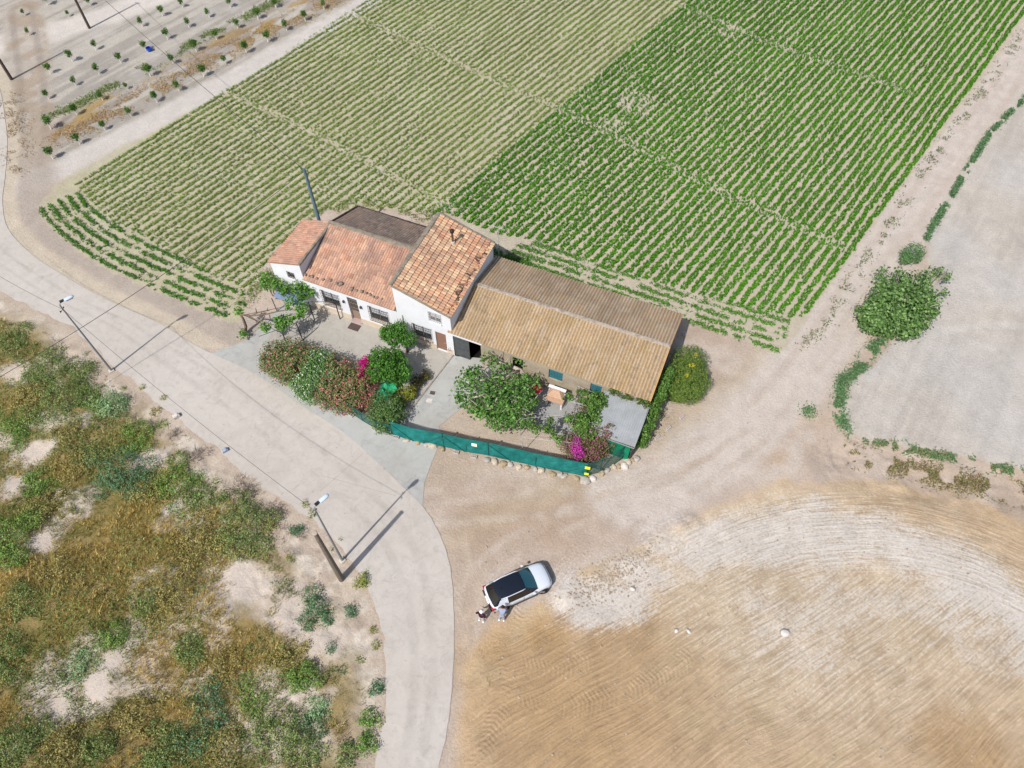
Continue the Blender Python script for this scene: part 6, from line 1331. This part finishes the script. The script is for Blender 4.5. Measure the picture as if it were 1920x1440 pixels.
        h = MB(); h.add([(1.98,s*.30,.72),(1.90,s*.66,.76),(1.72,s*.80,.88),(1.80,s*.62,.90),(1.93,s*.34,.84)], [(0,1,2,3,4)]); ho = h.build('headlight', simple('headlamp', (190,200,210), .1, .7), t); ho.location.x = .06; ho.location.z = .012
        MB().box((-2.09,min(s*.46,s*.84),.74),(-1.86,max(s*.46,s*.84),.94),bev=.03).build('taillight', simple('taillight_red', (170,16,30), .2, .5), t)
        for x in (-1.3, 1.28):
            st = (-.35 if x > 0 else 0); wt_ = bpy.data.objects.new('wheel', None)
            tyre = MB(); prof = [(.20,-.10),(.31,-.11),(.335,-.07),(.335,.07),(.31,.11),(.20,.10)]; vs = []; m = 20
            for (r_, y) in prof: vs += [(r_*math.cos(2*PI*k/m), y, r_*math.sin(2*PI*k/m)) for k in range(m)]
            tyre.add(vs, [(i*m+k,i*m+(k+1)%m,((i+1)%6)*m+(k+1)%m,((i+1)%6)*m+k) for i in range(6) for k in range(m)])
            wo = tyre.build('wheel', simple('tyre_rubber', (46,42,40), .9, .1), t, True); wo.location = (x, s*.80, .335); wo.rotation_euler = (0,0,st)
            rm = MB(); vs = [(0,s*.085,0)]+[((.205 if k % 2 else .19)*math.cos(2*PI*k/20), s*(.095 if k % 4 < 2 else .06), (.205 if k % 2 else .19)*math.sin(2*PI*k/20)) for k in range(20)]
            rm.add(vs, [(0,1+k,1+(k+1)%20) for k in range(20)]); rm.build('rim', simple('alloy', (150,152,156), .3, .5, metal=.6), wo)
            ar = MB(); pts = [(x+.40*math.cos(a), s*(.885), .33+.40*math.sin(a)) for a in np.linspace(-.15, PI+.15, 12)]; ar.tube(pts, .035, 6); ar.build('wheel_arch', PL, t)
    MB().box((2.0,-.55,.34),(2.13,.55,.60),bev=.05).build('front_bumper', PL, t)
    MB().box((-2.16,-.72,.34),(-1.98,.72,.60),bev=.05).build('rear_bumper', PL, t)
    MB().box((-.95,-.91,.24),(.93,-.875,.40),bev=.01).build('sill_trim', PL, t); MB().box((-.95,.875,.24),(.93,.91,.40),bev=.01).build('sill_trim', PL, t)
    MB().box((-2.175,-.26,.62),(-2.10,.26,.74),bev=.01).build('number_plate', simple('plate_white', (230,230,226), .5, .3, var=.02), t)
    gp = MB(); gp.tube([(1.93+.04*math.cos(a*1.2), .62*math.sin(a), .86-.0*a) for a in np.linspace(-1.3,1.3,13)], .014, 5); gp.build('bonnet_seam', PL, t)
    for s in (-1, 1):
        for x in (-.98, -.02, .86): MB().box((x-.006,min(s*.884,s*.892),.42),(x+.006,max(s*.884,s*.892),.98)).build('door_seam', PL, t)
        for x in (-.75,.2): MB().box((x-.1,min(s*.89,s*.92),.82),(x+.1,max(s*.89,s*.92),.86),bev=.01).build('door_handle', PW, t)
    return t
car((.40, 15.05, 0), R(24.2))

# ============================================================ PEOPLE
def skin_mesh(name, chains, parent, mat, sub=2):
    """chains: list of (points, radii); shared joints are welded, first point of first chain is the root"""
    V = []; Rr = []; E = []; key = {}
    for pts, rad in chains:
        prev = None
        for p, r_ in zip(pts, rad):
            k = tuple(round(c, 4) for c in p)
            if k not in key: key[k] = len(V); V.append(p); Rr.append(r_)
            i = key[k]
            if prev is not None and prev != i: E.append((prev, i))
            prev = i
    me = bpy.data.meshes.new(name); me.from_pydata([tuple(v) for v in V], E, []); o = link_mesh(name, me, parent)
    m = o.modifiers.new('skin', 'SKIN'); m.use_smooth_shade = True
    for i, sv in enumerate(me.skin_vertices[0].data): sv.radius = (Rr[i], Rr[i]) if not isinstance(Rr[i], tuple) else Rr[i]; sv.use_root = (i == 0)
    s = o.modifiers.new('sub', 'SUBSURF'); s.levels = sub; s.render_levels = sub
    dg = bpy.context.evaluated_depsgraph_get(); dg.update(); me2 = bpy.data.meshes.new_from_object(o.evaluated_get(dg)); o.modifiers.clear(); o.data = me2; me2.name = name
    me2.materials.clear(); me2.materials.append(mat); me2.polygons.foreach_set('use_smooth', [True]*len(me2.polygons)); return o
SKIN = simple('skin', (190,148,126), .55, .3, var=.04)
def hand(c, d, side, up=Vector((0,0,1))):
    """palm + five fingers chains from wrist c along d"""
    d = d.normalized(); n = Vector(side).normalized(); out = []; palm = c+d*.075
    out.append(([c, palm], [.026,.030]))
    for k, (o_, L_) in enumerate(((-.032,.066),(-.011,.076),(.011,.072),(.032,.056))):
        b = palm+n*o_; m = b+d*L_*.55-up*.008; e = b+d*L_-up*.03; out.append(([palm, b+d*.012, m, e], [.030,.010,.009,.007]))
    tb = c+d*.03-n*.025; out.append(([c, tb, tb-n*.03+d*.03, tb-n*.035+d*.06], [.026,.012,.010,.008])); return out
def head_mesh(parent, pos, facing, tilt=0):
    """head with eyes, nose, mouth and ears as one sculpted form"""
    mb = MB(); vs = []; nj, nk = 14, 20
    for j in range(nj+1):
        ph = PI*j/nj
        for k in range(nk):
            th = 2*PI*k/nk; x, y, z = math.sin(ph)*math.cos(th), math.sin(ph)*math.sin(th), math.cos(ph)
            r_ = 1.0; jaw = max(0, -z); X = x*.098*(1-.12*jaw)+.012*jaw; Y = y*.078*(1-.28*jaw); Z = z*.118
            if x > .85 and abs(y) < .25 and -.35 < z < .1: X += .018
            if x > .75 and abs(z-.05) < .14 and .2 < abs(y) < .55: X -= .006
            if x > .85 and abs(y) < .35 and -.62 < z < -.45: X += .006
            if abs(y) > .9 and abs(z) < .25: Y += .012*(1 if y > 0 else -1)
            vs.append((X, Y, Z))
    mb.add(vs, [(j*nk+k,(j+1)*nk+k,(j+1)*nk+(k+1)%nk,j*nk+(k+1)%nk) for j in range(nj) for k in range(nk)]); o = mb.build('head', SKIN, parent, True); o.location = pos; o.rotation_euler = (0, tilt, facing)
    for s in (-1, 1): MB().lathe((0,0,0), [(.002,-.010),(.010,-.005),(.010,.005),(.002,.010)], 8).build('eye', simple('eye_dark', (40,30,28), .2, .5), o).location = (.086, s*.032, .008)
    return o
def person(label, loc_, rz, pose, shirt, trousers, headwear, shoes, hair_col):
    t = thing('person', label, 'person', loc_, rz); V3 = lambda *a: Vector(a); ln = pose.get('lean', 0)
    hip = V3(0,0,.92); ch = V3(.0+ln*.45,0,1.32-.08*ln); nk = V3(ln*.62,0,1.47-.2*ln); hd = V3(ln*.75+.02,0,1.55-.25*ln)
    LH, RH_ = V3(0,.10,.88), V3(0,-.10,.88); LK, RK = V3(*pose['lk']), V3(*pose['rk']); LA, RA = V3(*pose['la']), V3(*pose['ra'])
    LS, RS = nk+V3(-.02,.17,-.06), nk+V3(-.02,-.17,-.06); LE, RE = V3(*pose['le']), V3(*pose['re']); LW, RW = V3(*pose['lw']), V3(*pose['rw'])
    ch_ = [([hip, hip.lerp(ch,.5), ch, nk, hd], [(.14,.11),(.12,.10),(.14,.11),.055,.05]), ([hip, LH, LK, LA, LA+V3(.13,0,-.03)], [(.14,.11),.095,.062,.042,.035]), ([hip, RH_, RK, RA, RA+V3(.13,0,-.03)], [(.14,.11),.095,.062,.042,.035]),
           ([ch, LS, LE, LW], [(.14,.11),.062,.042,.028]), ([ch, RS, RE, RW], [(.14,.11),.062,.042,.028])]
    ch_ += hand(LW, LW-LE, (LW-LE).cross(V3(0,0,1)).normalized()*-1 if (LW-LE).cross(V3(0,0,1)).length > .05 else V3(1,0,0)); ch_ += hand(RW, RW-RE, (RW-RE).cross(V3(0,0,1)).normalized() if (RW-RE).cross(V3(0,0,1)).length > .05 else V3(1,0,0))
    skin_mesh('body', ch_, t, SKIN)
    g_ = .018
    skin_mesh('shirt', [([hip+V3(0,0,-.06), hip.lerp(ch,.5), ch, ch.lerp(nk,.8)], [(.19,.155),(.16,.135),(.17,.135),.085]), ([ch, LS, LS.lerp(LE,pose.get('slv',.6))], [(.165,.13),.085,.066]), ([ch, RS, RS.lerp(RE,pose.get('slv',.6))], [(.165,.13),.085,.066])], t, shirt)
    skin_mesh('trousers', [([hip+V3(0,0,.10), hip, LH, LK, LK.lerp(LA,.88)], [(.15,.125),(.155,.13),.115,.085,.07]), ([hip, RH_, RK, RK.lerp(RA,.88)], [(.155,.13),.115,.085,.07])], t, trousers)
    for A_ in (LA, RA): MB().box((A_.x-.08,A_.y-.045,max(A_.z-.09,0)),(A_.x+.19,A_.y+.045,max(A_.z-.09,0)+.09),bev=.03).build('shoe', shoes, t, True)
    h = head_mesh(t, hd+V3(.0,0,.10), 0, ln*.5)
    cap = MB(); prof = [(.104,-.01),(.108,.03),(.098,.075),(.065,.112),(.02,.126)]; cap.lathe((-.008,0,0), prof, 16)
    c = cap.build('hair', simple('hair_%d' % len(MATS), hair_col, .8, .2, var=.2), h, True)
    if headwear:
        c2 = MB(); c2.lathe((-.005,0,.018), [(.114,0),(.116,.03),(.104,.075),(.07,.11),(.015,.122)], 16); v = [(.06,-.085,.02),(.19,-.06,.005),(.205,0,.005),(.19,.06,.005),(.06,.085,.02)]; c2.add(v+[(a_,b_,c_+.012) for a_,b_,c_ in v], [(0,1,2,3,4),(9,8,7,6,5),(0,5,6,1),(1,6,7,2),(2,7,8,3),(3,8,9,4)]); c2.build('cap', headwear, h, True)
    return t
CLW = simple('white_cap_cloth', (236,236,240), .8, .1, var=.03, k=.85); CLD = simple('dark_shirt_cloth', (58,34,44), .85, .1, var=.15); CLP = simple('pale_trousers', (206,200,200), .85, .1, var=.06, k=.8); CLB = simple('grey_blue_cloth', (150,160,186), .85, .1, var=.12, k=.85); SH_ = simple('white_shoe', (230,226,226), .6, .2, var=.03); CL2 = simple('blue_grey_trousers', (164,172,192), .85, .1, var=.1, k=.8)
q = at(903,1164)
person('person in a white cap and dark shirt, hands at the hips behind the car', (q.x, q.y, 0), R(62), dict(lk=(.03,.12,.48), rk=(.02,-.12,.48), la=(-.02,.15,.09), ra=(.0,-.13,.09), le=(-.08,.38,1.16), re=(-.06,-.38,1.16), lw=(.10,.30,.98), rw=(.14,-.24,1.0), lean=.08, slv=.75), CLD, CLP, CLW, SH_, (52,38,32))
q = at(941,1162)
person('dark haired person in grey blue clothes leaning towards the rear of the car', (q.x, q.y, 0), R(78), dict(lk=(.06,.12,.47), rk=(.04,-.12,.47), la=(-.04,.16,.09), ra=(-.02,-.13,.09), le=(.36,.26,1.12), re=(.34,-.26,1.1), lw=(.52,.16,.95), rw=(.52,-.12,.93), lean=.42, slv=.98), CLB, CL2, None, SH_, (50,36,34))
